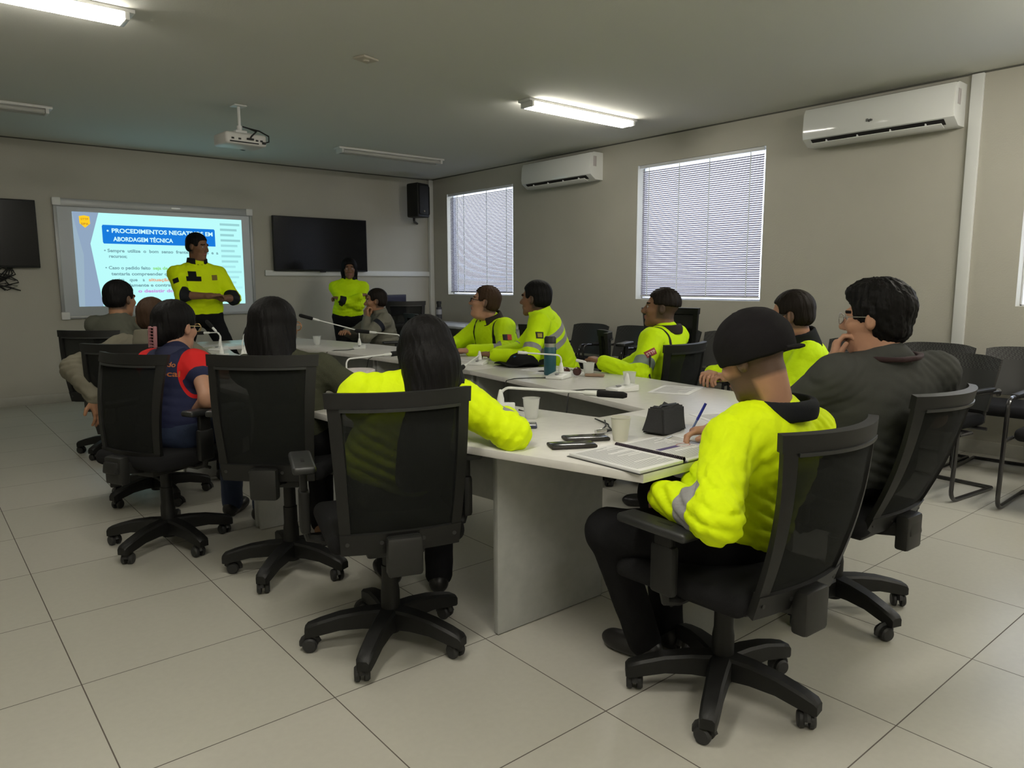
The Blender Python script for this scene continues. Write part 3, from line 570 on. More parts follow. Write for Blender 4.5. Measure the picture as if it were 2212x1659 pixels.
# paper sheets, notebooks, phones
def lines(m, x0, x1, y0, y1, n, seed, z=.0012):
    rr = random.Random(seed)
    for i in range(n):
        y = y1-(y1-y0)*(i+.5)/n; L = (x1-x0)*(.96 if rr.random() > .25 else rr.uniform(.3, .8)); m.bb((x0, y-.0011, z), (x0+L, y+.0011, z+.0002), 0, 1)
M_INK = mat('grey_print', (.30, .30, .31), .8)
def paper(x, y, rz, label, w=.21, h=.297, seed=1, n=22, z=.0):
    m = MB(); m.bb((-w/2, -h/2, 0), (w/2, h/2, .001)); lines(m, -w/2+.02, w/2-.02, -h/2+.03, h/2-.03, n, seed); o = build(m, 'paper_sheet', [M_PAPER, M_INK], smooth=False)
    o.location = (x, y, ZT+.0006+z); o.rotation_euler.z = math.radians(rz); tag(o, label, 'paper', 'loose papers on the tables'); return o
paper(2.72, -.26, -68, 'printed sheet lying right of the clear cup on the right hand table', seed=3)
paper(2.80, .82, 10, 'printed sheet behind the teal bottle', seed=4); paper(2.75, .66, 30, 'printed sheet under the sunglasses side of the bottle', seed=14, z=-.0)
paper(2.36, 4.30, 80, 'pale sheet at the far end of the table, right of the standing man', seed=5)
paper(1.72, 4.20, 85, 'pale sheet at the far left, right in front of the standing man', seed=15)
paper(2.22, -.92, -25, 'sheet half hidden by the writing man, at his right', seed=6)
paper(1.86, -1.13, -8, 'sheet the man in the cap is writing on', seed=7)
paper(5.32, 5.1, 20, 'sheet lying on the small desk under the far window', seed=8).location.z = .7508
r = empty('spiral_notebook', (1.485, -1.108, ZT+.001)); m = MB()
for s in (-1, 1): build(MB().bb((s*.012, -.148, 0), (s*.215, .148, .010 if s < 0 else .006), .001), 'page_block', M_PAPER, r)
for s, z in ((-1, .0102), (1, .0062)):
    m = MB(); lines(m, *((-.205, -.025) if s < 0 else (.03, .205)), -.13, .13, 34, 9+s, z); m.mi = [0]*len(m.f); build(m, 'printed_text', M_INK, r, smooth=False)
m = MB(); a = [(.06, .004), (.20, .055)]
m.bb((.045, -.012, .0064), (.15, .008, .0068)); build(m, 'purple_stripe', mat('purple_ink', (.07, .045, .16), .6), r, smooth=False)
m = MB().surf(lambda u, v: ((.028+.0035*v)*math.cos(u*2*PI)+.178, (.016+.0035*v)*math.sin(u*2*PI)-.002, .0066), 0, 1, 0, 1, 30, 1, .0004); build(m, 'oval_stamp', mat('pink_ink', (.55, .28, .28), .7), r)
m = MB()
for i in range(44): m.lathe([(.0085, -.001), (.0095, 0), (.0085, .001), (.0075, 0), (.0085, -.001)], (0, -.14+i*.0065, .008), n=10, M=Matrix.Rotation(PI/2, 3, 'X'))
build(m, 'spiral_binding', mat('binding_plum', (.10, .07, .10), .4), r); build(MB().bb((-.222, -.152, -.0005), (.218, .152, .0008)), 'cover', M_BLK2, r)
tag(r, 'open spiral notebook with printed pages at the near corner of the table', 'notebook')
M_PHG = mat('phone_glass', (.01, .012, .014), .12, spec=.6); M_SILV = mat('silver_strip', (.6, .6, .6), .3, metal=.6)
def phone(x, y, rz, z, label, flip=False, edge=None):
    r = empty('smartphone', (x, y, ZT+z), math.radians(rz)); build(MB().box((0, 0, .006), (.078, .160, .0115), None, .004), 'case', edge or mat('brown_black_case', (.02, .016, .014), .5), r)
    build(MB().bb((-.034, -.075, .0117), (.034, .075, .0123), .0003), 'screen', M_PHG, r)
    if flip: build(MB().bb((-.033, -.060, .0124), (-.028, .015, .0130)), 'silver_trim', M_SILV, r)
    tag(r, label, 'phone', 'phones near the notebook')
phone(1.375, -.865, 62, .0008, 'dark phone in a brown case nearest the table edge'); phone(1.492, -.815, 62, .0008, 'dark phone with a silver strip, lying behind the other one', True); phone(1.455, -.475, 50, .0008, 'phone with dark blue case by the elbow of the woman in hi-vis', edge=mat('navy_case', (.03, .035, .07), .5))
m = MB(); m.tube([(1.597, -.770, Z+.008), (1.605, -.79, Z+.008)], .006, 10)
r = empty('audio_cable', (1.63, -.775, ZT)); d = Vector((.085, -.015, 0)).normalized()
o0 = Vector((-.045, .0, .010)); build(MB().tube([o0, o0+d*.012, o0+d*.045], [.0085, .0095, .0095], 14), 'connector_shell', M_CHROME, r); build(MB().tube([o0+d*.045, o0+d*.06, o0+d*.075], [.0085, .005, .0035], 12), 'strain_relief', M_BLK2, r)
build(MB().tube([o0+d*.07, Vector((.05, .01, .006)), Vector((.09, .06, .004)), Vector((.12, .09, .004)), Vector((.14, .14, .004)), Vector((.16, .20, .006))], .003, 8), 'lead', M_BLK2, r)
tag(r, 'cable ending in a chrome connector, lying by the milky cup', 'cable')
# pouch
b = bmesh.new(); bmesh.ops.create_cube(b, size=1); bmesh.ops.subdivide_edges(b, edges=b.edges[:], cuts=6, use_grid_fill=True)
for v in b.verts:
    t = v.co.z+.5; w = .085*(1-.35*t); v.co = Vector((v.co.x*.19*(1-.05*t), v.co.y*w*1.1, t*.095+.006*math.sin(v.co.x*9)))
    v.co.x += .012*(t-.5); v.co *= 1+.03*math.sin(v.co.x*40+v.co.z*30)
bmesh.ops.bevel(b, geom=[e for e in b.edges if e.calc_length() > 0 and len(e.link_faces) == 2 and e.calc_face_angle(0) > .9], offset=.006, segments=2, affect='EDGES')
r = empty('pencil_pouch', (1.83, -.90, ZT+.0008), math.radians(12)); build(MB().bm(b), 'body', mat('dark_canvas', (.022, .022, .024), .9, bump=.4, bscale=500), r, angle=60)
build(MB().tube([(-.08, .0, .088), (-.03, .004, .099), (.03, -.002, .096), (.085, 0, .092)], .005, 8), 'zip', M_BLK2, r); tag(r, 'black zipped pencil pouch standing on the table', 'pouch')
o = build(MB().tube([(-.06, 0, 0), (.04, .0, 0), (.06, .004, .001)], [.0035, .0035, .002], 8), 'silver_pen', M_SILV); o.location = (1.71, -1.0, ZT+.005); o.rotation_euler.z = .25; tag(o, 'silver pen lying beside the pouch', 'pen')
# tub at the woman in olive, books by the far men
r = empty('paper_tub', (1.47, .83, ZT+.0008)); m = MB().lathe([(0, 0), (.065, 0), (.082, .085), (0, .085)], n=30); build(m, 'tub', mat('marbled_paper', (.62, .57, .56), .6, var=.25, vscale=60), r); build(MB().lathe([(0, .085), (.086, .085), (.088, .09), (.088, .103), (.082, .108), (0, .108)], n=30), 'lid', mat('marbled_lid', (.60, .55, .55), .5, var=.15, vscale=60), r)
tag(r, 'round white marbled tub with a lid beside the woman in olive', 'tub')
def book(x, y, rz, z, d, c, label, name='notebook'):
    r = empty(name, (x, y, ZT+z), math.radians(rz)); build(MB().bb((-d[0]/2+.002, -d[1]/2+.002, .002), (d[0]/2-.002, d[1]/2-.002, d[2]-.002)), 'pages', M_PAPER, r, smooth=False)
    build(MB().bb((-d[0]/2, -d[1]/2, 0), (d[0]/2, d[1]/2, .002)).bb((-d[0]/2, -d[1]/2, d[2]-.002), (d[0]/2, d[1]/2, d[2])), 'cover', c, r, smooth=False); tag(r, label, 'notebook', 'notebooks on the right hand table'); return r
book(2.80, 1.66, 5, .0008, (.21, .29, .020), mat('pale_cover', (.66, .64, .62), .6), 'pale notebook lying open side up before the man with glasses')
book(2.92, 2.08, -8, .0008, (.20, .27, .018), mat('olive_cover', (.35, .36, .25), .6), 'olive covered notebook under the forearm of the man with glasses')
# bottle, papers and screen on corner desks
r = empty('dark_bottle', (5.60, 6.18, .7505)); build(MB().lathe([(0, 0), (.042, 0), (.042, .20), (0, .20)], n=24), 'body', mat('dark_steel', (.05, .05, .06), .35), r); build(MB().lathe([(0, .20), (.03, .20), (.03, .245), (.036, .247), (.036, .285), (0, .29)], n=24), 'cap', M_BLK2, r)
build(MB().lathe([(.0425, .10), (.0425, .17)], n=24), 'printed_band', mat('pale_print', (.35, .35, .38), .5), r); tag(r, 'dark steel bottle on the corner desk, left of the far window', 'bottle')
r = empty('computer_screen', (4.86, 6.12, .7505), math.radians(28)); build(MB().bb((-.25, -.015, .10), (.25, .015, .30+.09), .006), 'bezel', M_BLK, r); build(MB().bb((-.24, -.0165, .115), (.24, -.014, .38)), 'screen', mat('bluish_screen', (.02, .02, .045), .2), r)
build(MB().bb((-.09, -.07, 0), (.09, .07, .012), .004).bb((-.02, -.01, .01), (.02, .01, .14)), 'stand', M_BLK2, r); tag(r, 'dark computer screen on the corner desk', 'screen')
o = build(MB().box((0, 0, .01), (.16, .24, .018), None, .004), 'tissue_pack', mat('pale_blue_pack', (.55, .60, .72), .4)); o.location = (5.28, 4.86, .752); o.rotation_euler.z = .4; tag(o, 'pale blue pack lying on the small desk', 'pack')
# backpack / helmet on chair between the men at the right
b = bmesh.new(); bmesh.ops.create_icosphere(b, subdivisions=4, radius=1)
for v in b.verts:
    k = 1+.05*math.sin(v.co.x*6+2)*math.cos(v.co.z*5)+.02*math.sin(v.co.y*15); v.co = Vector((v.co.x*.17*k, v.co.y*.15*k, v.co.z*.20*k))
r = empty('backpack', (3.92, -.02, .0)); 
build(MB().bm(b, Matrix.Translation((0, 0, .60))), 'bag', mat('black_nylon', (.012, .013, .014), .3, bump=.2, bscale=30), r, angle=80)
build(MB().tube([(-.12, -.12, .62), (-.18, -.10, .74), (-.05, -.02, .81), (.08, .0, .78)], .012, 8), 'strap', M_BLK2, r); build(MB().box((-.15, -.09, .66), (.02, .05, .03), .6, .004), 'reflective_tab', mat('tab_silver', (.6, .62, .65), .3), r)
tag(r, 'shiny black backpack between the two men at the right of the table', 'backpack')
# stool for the backpack is a visitor chair
o = copy_tree(vc); o.location = (3.94, .0, 0); o.rotation_euler.z = math.radians(95); tag(o, 'black visitor chair holding the backpack', 'chair', 'black visitor chairs by the right wall')
# ================================================================== people
# smooth blended solids, meshed by surface nets
def V3(*a): return np.array(a, float)
def nrm(v): v = np.asarray(v, float); return v/max(np.linalg.norm(v), 1e-9)
def rc(a, b, ra, rb, k=.02, s=1): return dict(t='rc', a=np.array(a, float), b=np.array(b, float), ra=ra, rb=rb, k=k, s=s)
def el(c, r, R=None, k=.02, s=1): return dict(t='el', c=np.array(c, float), r=np.array(r, float), R=np.eye(3) if R is None else np.array(R, float), k=k, s=s)
def bx(c, d, R=None, rad=.01, k=.01, s=1): return dict(t='bx', c=np.array(c, float), d=np.array(d, float), R=np.eye(3) if R is None else np.array(R, float), rad=rad, k=k, s=s)
def bounds(p):
    if p['t'] == 'rc': m = max(p['ra'], p['rb']); return np.minimum(p['a'], p['b'])-m, np.maximum(p['a'], p['b'])+m
    if p['t'] == 'el': e = np.abs(p['R']).T @ p['r'] if False else np.abs(p['R'].T) @ p['r']; return p['c']-e, p['c']+e
    e = np.abs(p['R'].T) @ (p['d']); return p['c']-e, p['c']+e
def dist(p, P):
    if p['t'] == 'rc':
        ba = p['b']-p['a']; l2 = ba @ ba; t = np.clip(((P-p['a']) @ ba)/l2, 0, 1)
        return np.linalg.norm(P-p['a']-t[..., None]*ba, axis=-1)-(p['ra']+(p['rb']-p['ra'])*t)
    q = (P-p['c']) @ p['R'].T
    if p['t'] == 'el':
        k0 = np.linalg.norm(q/p['r'], axis=-1); k1 = np.linalg.norm(q/p['r']**2, axis=-1); return k0*(k0-1)/np.maximum(k1, 1e-9)
    d = np.abs(q)-(p['d']-p['rad']); return np.linalg.norm(np.maximum(d, 0), axis=-1)+np.minimum(d.max(axis=-1), 0)-p['rad']
def nets(prims, h, noise=None, post=None):
    lo = np.min([bounds(p)[0] for p in prims if p['s'] > 0], axis=0)-.03; hi = np.max([bounds(p)[1] for p in prims if p['s'] > 0], axis=0)+.03
    n = np.ceil((hi-lo)/h).astype(int)+1; D = np.full(n, .1, np.float32)
    for p in prims:
        a, b = bounds(p); m = p['k']+.035 if p['s'] > 0 else p['k']+.01
        i0 = np.maximum(((a-m-lo)/h).astype(int), 0); i1 = np.minimum(((b+m-lo)/h).astype(int)+2, n)
        if (i1 <= i0).any(): continue
        ax = [lo[j]+h*np.arange(i0[j], i1[j]) for j in range(3)]; P = np.stack(np.meshgrid(*ax, indexing='ij'), -1)
        d = dist(p, P); sl = tuple(slice(i0[j], i1[j]) for j in range(3)); o = D[sl]; k = max(p['k'], 1e-5)
        if p['s'] > 0: hh = np.maximum(k-np.abs(o-d), 0)/k; D[sl] = np.minimum(o, d)-hh*hh*k*.25
        else: hh = np.maximum(k-np.abs(o+d), 0)/k; D[sl] = np.maximum(o, -d)+hh*hh*k*.25
    if noise is not None:
        near = np.abs(D) < .04; idx = np.argwhere(near); P = lo+h*idx; D[near] += noise(P).astype(np.float32)
    s = D < 0; c = np.zeros(tuple(n-1), np.int8)
    offs = [(0, 0, 0), (1, 0, 0), (0, 1, 0), (1, 1, 0), (0, 0, 1), (1, 0, 1), (0, 1, 1), (1, 1, 1)]
    for o in offs: c += s[o[0]:n[0]-1+o[0], o[1]:n[1]-1+o[1], o[2]:n[2]-1+o[2]]
    act = (c > 0) & (c < 8); cells = np.argwhere(act); vid = np.full(act.shape, -1, np.int64); vid[act] = np.arange(len(cells))
    val = np.stack([D[cells[:, 0]+o[0], cells[:, 1]+o[1], cells[:, 2]+o[2]] for o in offs], 1).astype(float)
    acc = np.zeros((len(cells), 3)); cnt = np.zeros(len(cells)); O = np.array(offs, float)
    for i in range(8):
        for j in range(i+1, 8):
            if abs(O[i]-O[j]).sum() != 1: continue
            m = (val[:, i] < 0) != (val[:, j] < 0); t = val[m, i]/(val[m, i]-val[m, j]); acc[m] += O[i]+t[:, None]*(O[j]-O[i]); cnt[m] += 1
    V = lo+h*(cells+acc/cnt[:, None]); F = []
    for ax in range(3):
        a, b = [(1, 2), (2, 0), (0, 1)][ax]; e = [slice(None)]*3; e2 = [slice(None)]*3; e[ax] = slice(0, -1); e2[ax] = slice(1, None)
        A, B = s[tuple(e)], s[tuple(e2)]; idx = np.argwhere(A != B); idx = idx[(idx[:, a] > 0) & (idx[:, b] > 0) & (idx[:, a] < n[a]-1) & (idx[:, b] < n[b]-1)]
        def g(da, db): q = idx.copy(); q[:, a] += da; q[:, b] += db; return vid[q[:, 0], q[:, 1], q[:, 2]]
        q = np.stack([g(-1, -1), g(0, -1), g(0, 0), g(-1, 0)], 1); fl = ~A[tuple(idx.T)]; q[fl] = q[fl][:, ::-1]; F.append(q)
    F = np.concatenate(F); F = F[(F >= 0).all(1)]
    if post is not None: V = post(V)
    return V, F
def fast_mesh(name, V, F, mats, parent, attrs=None, mi=None):
    me = bpy.data.meshes.new(name); nv, nf = len(V), len(F); me.vertices.add(nv); me.vertices.foreach_set('co', V.astype(np.float32).ravel())
    me.loops.add(nf*4); me.loops.foreach_set('vertex_index', F.astype(np.int32).ravel()); me.polygons.add(nf); me.polygons.foreach_set('loop_start', np.arange(0, nf*4, 4, dtype=np.int32)); me.update(calc_edges=True)
    for m in (mats if isinstance(mats, (list, tuple)) else [mats]): me.materials.append(m)
    if mi is not None: me.polygons.foreach_set('material_index', np.asarray(mi, np.int32))
    for k, v in (attrs or {}).items():
        a = me.attributes.new(k, 'FLOAT', 'POINT'); a.data.foreach_set('value', np.asarray(v, np.float32))
    me.shade_smooth(); o = bpy.data.objects.new(name, me); COL.objects.link(o)
    if parent is not None: o.parent = parent
    return o
def cloth_noise(amp, seed, scale=1.0, extra=None):
    r = np.random.RandomState(seed); D = r.randn(7, 3); D /= np.linalg.norm(D, axis=1)[:, None]; fr = np.array([9, 14, 22, 33, 48, 66, 90])*scale; ph = r.rand(7)*6.28; A = np.array([.35, .4, .4, .35, .3, .25, .2])
    def f(P):
        w = P+.03*np.stack([np.sin(P[:, 1]*17+seed), np.sin(P[:, 2]*15+1), np.sin(P[:, 0]*19+2)], 1); o = 0
        for i in range(7): q = np.sin(w @ D[i]*fr[i]+ph[i]); o = o+A[i]*(1-2*np.abs(q)**.8)
        o = o*amp*.5
        if extra is not None: o = o+extra(P)
        return o
    return f
def strand_noise(amp, hc, U, F_, freq=60):
    def f(P):
        q = P-hc; L_ = np.cross(U, F_); x, y = q @ F_, q @ L_; a = np.arctan2(y, x); z = q @ U
        return amp*(np.sin(a*freq*.35+4*np.sin(z*9))*.6+np.sin(a*freq*.8+7*np.sin(z*13))*.4)
    return f
def paint_mat(name, base, layers, rough=.8, bump=.25, bscale=700, spec=.25, sheen=0):
    """cloth with sewn-on bands: layers = [(attribute, colour, roughness, metal)]"""
    m = mat(name, base, rough, bump=bump, bscale=bscale, spec=spec, sheen=sheen); nt = m.node_tree; N = nt.nodes; L = nt.links; b = N['Principled BSDF']; cur = None
    for at, col, ro in layers:
        a = N.new('ShaderNodeAttribute'); a.attribute_name = at; g = N.new('ShaderNodeMath'); g.operation = 'GREATER_THAN'; g.inputs[1].default_value = 0; L.new(a.outputs['Fac'], g.inputs[0])
        mx = N.new('ShaderNodeMix'); mx.data_type = 'RGBA'; mx.inputs[6].default_value = tuple(base)+(1,); mx.inputs[7].default_value = tuple(col)+(1,); L.new(g.outputs[0], mx.inputs[0])
        if cur is not None: L.new(cur, mx.inputs[6])
        cur = mx.outputs[2]
    if cur is not None: L.new(cur, b.inputs['Base Color'])
    return m
HV = (.72, .92, .0); HV2 = (.60, .88, .0); GREYR = (.28, .28, .28); DARK = (.012, .012, .013)
M_TROUS = mat('black_trousers', (.009, .009, .010), .95, bump=.2, bscale=500, spec=.15); M_SHOE = mat('black_leather', (.012, .011, .011), .4)
SK = {k: mat('skin_'+k, c, .55, bump=.08, bscale=300, spec=.35, var=.06, vscale=18) for k, c in dict(light=(.42, .225, .145), tan=(.32, .165, .09), brown=(.20, .10, .055)).items()}
for k, m in SK.items():
    nt = m.node_tree; N = nt.nodes; L = nt.links; a = N.new('ShaderNodeAttribute'); a.attribute_name = 'stub'; mr = N.new('ShaderNodeMapRange'); mr.inputs[1].default_value = -.006; mr.inputs[2].default_value = .010; mr.inputs[4].default_value = .82
    mx = N.new('ShaderNodeMix'); mx.data_type = 'RGBA'; mx.inputs[7].default_value = (.040, .028, .020, 1); L.new(a.outputs['Fac'], mr.inputs[0]); L.new(mr.outputs[0], mx.inputs[0])
    sc_ = N['Principled BSDF'].inputs['Base Color'].links[0].from_socket; L.new(sc_, mx.inputs[6]); L.new(mx.outputs[2], N['Principled BSDF'].inputs['Base Color'])
M_LIP = mat('lips', (.26, .10, .08), .5); M_EYE = mat('eye_white', (.34, .31, .29), .4); M_IRIS = mat('iris', (.03, .015, .01), .2)
M_HAIR = {k: mat('hair_'+k, c, .6, bump=.5, bscale=70, spec=.14, stretch=(1, 1, .15)) for k, c in dict(black=(.0045, .004, .004), dark=(.010, .007, .005), brown=(.045, .025, .014), grey=(.06, .058, .055)).items()}
M_STUB = {k: mat('stubble_'+k, c, .8) for k, c in dict(dark=(.05, .035, .025), grey=(.12, .10, .08), fade=(.075, .045, .03)).items()}
def ik(S_, W_, l1, l2, hint):
    S_, W_ = np.array(S_, float), np.array(W_, float); d = W_-S_; D = np.linalg.norm(d); D2 = min(D, (l1+l2)*.985); u = d/D; W2_ = S_+u*D2
    a = (l1*l1-l2*l2+D2*D2)/(2*D2); h = math.sqrt(max(l1*l1-a*a, 0)); w = np.array(hint, float); w = w-u*(w @ u); return S_+u*a+nrm(w)*h, W2_
def head_frame(yaw, pitch, roll):
    y, p = math.radians(yaw), math.radians(pitch); F_ = V3(math.cos(y)*math.cos(p), math.sin(y)*math.cos(p), math.sin(p)); L_ = V3(-math.sin(y), math.cos(y), 0); U = np.cross(F_, L_); ro = math.radians(roll)
    L2 = L_*math.cos(ro)+U*math.sin(ro); U2 = np.cross(F_, L2); return F_, L2, U2
def hand_prims(W_, d, up_, side, curl, sz=1.0, pinch=False, spread=.0):
    """wrist W_, pointing d, back of hand facing up_, side=+1 when the thumb is to the left of d seen from the back"""
    d = nrm(d); n = nrm(np.array(up_, float)-d*(np.array(up_) @ d)); s = np.cross(n, d)*side; R = np.stack([d, s, n]); P = []
    c = W_+d*.05*sz; P.append(bx(c, (.048*sz, .040*sz, .014*sz), R, .012*sz, .012)); P.append(rc(W_-d*.02, W_+d*.02, .027*sz, .026*sz, .02))
    P.append(el(W_+d*.035*sz+s*.028*sz-n*.006, (.034*sz, .018*sz, .016*sz), R, .012))
    for i, (off, ln) in enumerate(((.030, .072), (.010, .080), (-.010, .075), (-.029, .060))):
        p = W_+d*(.092*sz)+s*off*sz; fd = nrm(d+s*(off*(2+spread*8))); cu = curl[i] if isinstance(curl, (list, tuple)) else curl; r = (.0092, .0092, .0088, .0078)[i]*sz; q = p-fd*.01; a = 0
        for L_, kk in ((.46, .55), (.30, 1.0), (.26, .8)):
            a += cu*kk; dd = fd*math.cos(a)-n*math.sin(a); q2 = q+dd*ln*L_*sz*1.05; P.append(rc(q, q2, r, r*.92, .0035)); q = q2; r *= .94
    t0 = W_+d*.03*sz+s*.036*sz-n*.008*sz; td = nrm(d*.75+s*(.35 if pinch else .75)-n*.35); t1 = t0+td*.036*sz; t2 = t1+nrm(d*.9+s*(.0 if pinch else .3)-n*.30)*.030*sz
    P.append(rc(t0, t1, .0125*sz, .0105*sz, .008)); P.append(rc(t1, t2, .0105*sz, .0088*sz, .004)); return P
def person(label, base, hips, neck, head, hyaw, hpitch=0, hroll=0, byaw=None, lw=(None, None), hint=((0, 0, -1), (0, 0, -1)), hand=({}, {}), knees=None, feet=None, bulk=1.0, sh=.185, sc=1.0, skin='tan',
           hair='short', hcol='black', top=None, sleeves=1.0, collar=None, trousers=None, shoes=None, glasses=None, cap=False, vox=.009, seed=1, beard=None, bust=0, belly=0, amp=.005, bands=(), standing=False, shz=-.045, hsz=1.0, shoff=((0, 0, 0), (0, 0, 0)), group=None, drop=.10, colh=.055, cup=0, aw=1.0, cr=1.0, fs=.028):
    base = np.array(base, float); B = lambda p: np.array(p, float)-base
    r = empty('person', tuple(base)); hips, neck, hc = B(hips), B(neck), B(head); by = math.radians(byaw); f = V3(math.cos(by), math.sin(by), 0); l = V3(-f[1], f[0], 0); spine = nrm(neck-hips)
    bf = nrm(np.cross(l, spine)); bf = -bf if bf @ f < 0 else bf; RB = np.stack([bf, l, spine]); F_, L_, U = head_frame(hyaw, hpitch, hroll); RH = np.stack([F_, L_, U]); H = lambda x, y, z: hc+(F_*x+L_*y+U*z)*hsz
    shl = [neck+l*sh*s+spine*shz+np.array(o) for s, o in zip((1, -1), shoff)]
    el_, wr = [], []
    for i in (0, 1):
        e, w = ik(shl[i], B(lw[i]), .285*sc, .265*sc, hint[i]); el_.append(e); wr.append(w)
    mid = hips+(neck-hips)*.5; b_ = bulk
    # ---- skin: head, neck, arms, hands in one mesh
    hp = [el(H(-.014, 0, .038), V3(.097, .077, .086)*hsz, RH), el(H(.030, 0, -.028), V3(.064, .060, .083)*hsz, RH, .03), el(H(.036, 0, -.082), V3(.050, .050, .036)*hsz, RH, .025), el(H(.072, 0, -.106), V3(.020, .024, .018)*hsz, RH, .02),
          rc(H(.090, 0, .008), H(.112, 0, -.030), .0085*hsz, .0135*hsz, .012), el(H(.100, .012, -.036), V3(.012, .009, .008)*hsz, RH, .006), el(H(.100, -.012, -.036), V3(.012, .009, .008)*hsz, RH, .006),
          rc(H(.082, -.034, .024), H(.082, .034, .024), .013*hsz, .013*hsz, .012), el(H(.062, .038, -.022), V3(.030, .022, .024)*hsz, RH, .018), el(H(.062, -.038, -.022), V3(.030, .022, .024)*hsz, RH, .018),
          el(H(.098, .031, .002), V3(.014, .016, .010)*hsz, RH, .008, -1), el(H(.098, -.031, .002), V3(.014, .016, .010)*hsz, RH, .008, -1), el(H(.088, 0, -.060), V3(.014, .025, .006)*hsz, RH, .004), el(H(.086, 0, -.071), V3(.014, .022, .007)*hsz, RH, .004)]
    for s in (1, -1):
        RE = np.stack([nrm(F_*1-L_*s*-.35), nrm(L_*s+F_*.35*-1*0), U]); hp += [el(H(-.006, s*.078, -.006), V3(.019, .009, .031)*hsz, RH, .006), el(H(-.010, s*.084, -.002), V3(.017, .008, .028)*hsz, RH, .006), el(H(-.004, s*.0935, .002), V3(.010, .006, .018)*hsz, RH, .005, -1)]
    hp.append(rc(H(-.030, 0, -.055), neck-spine*.03, .053*hsz*(.85+.15*b_), .058*b_**.5, .03))
    if b_ > 1.15: hp.append(el(H(.02, 0, -.115), V3(.05, .05, .03), RH, .03))
    V1, F1 = nets(hp, .0042 if vox < .012 else .006); parts = [(V1, F1)]
    # torso core joining neck and arms
    tp = [rc(neck-spine*.11, mid, .075*b_, .10*b_, .03), rc(mid, hips, .11*b_, .12*b_, .03)]
    for i in (0, 1): tp += [rc(neck-spine*.09, shl[i]-spine*.02, .035, .035*b_, .03), rc(shl[i], el_[i], .044*b_**.5, .036*b_**.5, .02), rc(el_[i], wr[i], .038*b_**.5, .026, .02)]
    parts.append(nets(tp, .011 if sleeves >= .9 else .007))
    for i, s in ((0, 1), (1, -1)):
        hd = dict(hand[i]);
        if hd.get('skip'): continue
        fd = nrm(wr[i]-el_[i]); d = nrm(np.array(hd.get('d', fd), float)); hpz = hand_prims(wr[i], d, hd.get('up', (0, 0, 1)), (-1 if s > 0 else 1)*hd.get('flip', 1), hd.get('curl', .35), hd.get('sz', 1.0)*sc**.5, hd.get('pinch', False))
        hpz.append(rc(el_[i]+(wr[i]-el_[i])*(.02 if sleeves < .9 else .45), wr[i], .0385*b_**.5 if sleeves < .9 else .032, .0265, .015)); parts.append(nets(hpz, .0034 if vox < .012 else .0048))
    VV = []; FF = []; o = 0
    for v, fc in parts: VV.append(v); FF.append(fc+o); o += len(v)
    VV, FF = np.concatenate(VV), np.concatenate(FF); fcn = VV[FF].mean(1); q = (fcn-hc) @ RH.T/hsz; mi = np.zeros(len(FF), int)
    inh = (np.abs(q) < .14).all(1); mi[inh & (q[:, 0] > .082) & (np.abs(q[:, 1]) < .024) & (q[:, 2] < -.054) & (q[:, 2] > -.079)] = 1
    mi[inh & (q[:, 0] > .07) & (np.abs(np.abs(q[:, 1])-.032) < .018) & (np.abs(q[:, 2]-.027-.1*(.03-np.abs(q[:, 1]))) < .0045)] = 2
    qv = (VV-hc) @ RH.T/hsz; sm = lambda *g: np.minimum.reduce(g); st = np.full(len(VV), -.05); near_ = (np.abs(qv) < .16).all(1); x, y, z = np.abs(qv[:, 0])*np.sign(qv[:, 0]), np.abs(qv[:, 1]), qv[:, 2]
    if beard: st = np.maximum(sm(-.045-z+.35*np.maximum(0, y-.03), x+.012, z+.14), sm(x+.004, .024-x, y-.055, .03-z, z+.06))
    if hair == 'fade': st = np.maximum(st, sm(.028-x, z+.068, .05-z+0*x, .03-x))
    if hair == 'short': st = np.maximum(st, sm(.0-x, z+.072, .06-z, y-.0))
    st[~near_] = -.05
    body = fast_mesh('body', VV, FF, [SK[skin], M_LIP, M_HAIR[hcol], M_STUB.get(beard or 'dark'), M_STUB['fade']], r, dict(stub=st), mi)
    for s in (1, -1):
        e = build(MB().lathe([(.0115*math.sin(t), -.0115*math.cos(t)) for t in np.linspace(0, PI, 9)], H(.0795, s*.031, .002), n=12), 'eye', M_EYE, r)
        build(MB().lathe([(.005*math.sin(t), -.004*math.cos(t)) for t in np.linspace(0, PI, 6)], H(.0885, s*.031, .002), n=10), 'iris', M_IRIS, e)
    # ---- top
    w = b_; hf = min(1.0, max(.62, np.linalg.norm(neck-hips)/.47))
    cp = [el(hips+(neck-hips)*.66, (.122*w, .172*w, .205*hf), RB, .04), el(hips+(neck-hips)*.30, ((.128+belly)*w, (.155+belly*.6)*w, .19*hf), RB, .05), el(hips+(neck-hips)*.02+spine*.02, (.138*w, .178*w, .13), RB, .05)]
    if bust: cp += [el(hips+(neck-hips)*.66+bf*.10+l*s*.07, (.065, .07, .065), RB, .03) for s in (1, -1)]
    for i, s in ((0, 1), (1, -1)):
        cp += [rc(neck-spine*.055+l*s*.05, shl[i]-spine*.006, .058*w**.5, .060*w**.5, .05)]
        sl = sleeves; e = el_[i]; wv = wr[i]
        if sl > .5:
            e2 = e+(wv-e)*((sl-.5)*2*.97); rr = .060*w**.6; cp += [rc(shl[i], e, .066*w**.6*aw, .054*w**.6, .035), rc(e, e2, .054*w**.6, .043*w**.4, .025)]
        else: e2 = shl[i]+(e-shl[i])*sl*2; cp += [rc(shl[i], e2, .066*w**.6, .060*w**.5, .035)]
    cp.append(rc(neck-spine*.05, neck+nrm(hc-neck)*.012, .074*w, .060*w**.7, .03))
    ex_b = [(el_[0], .05), (el_[1], .05)]
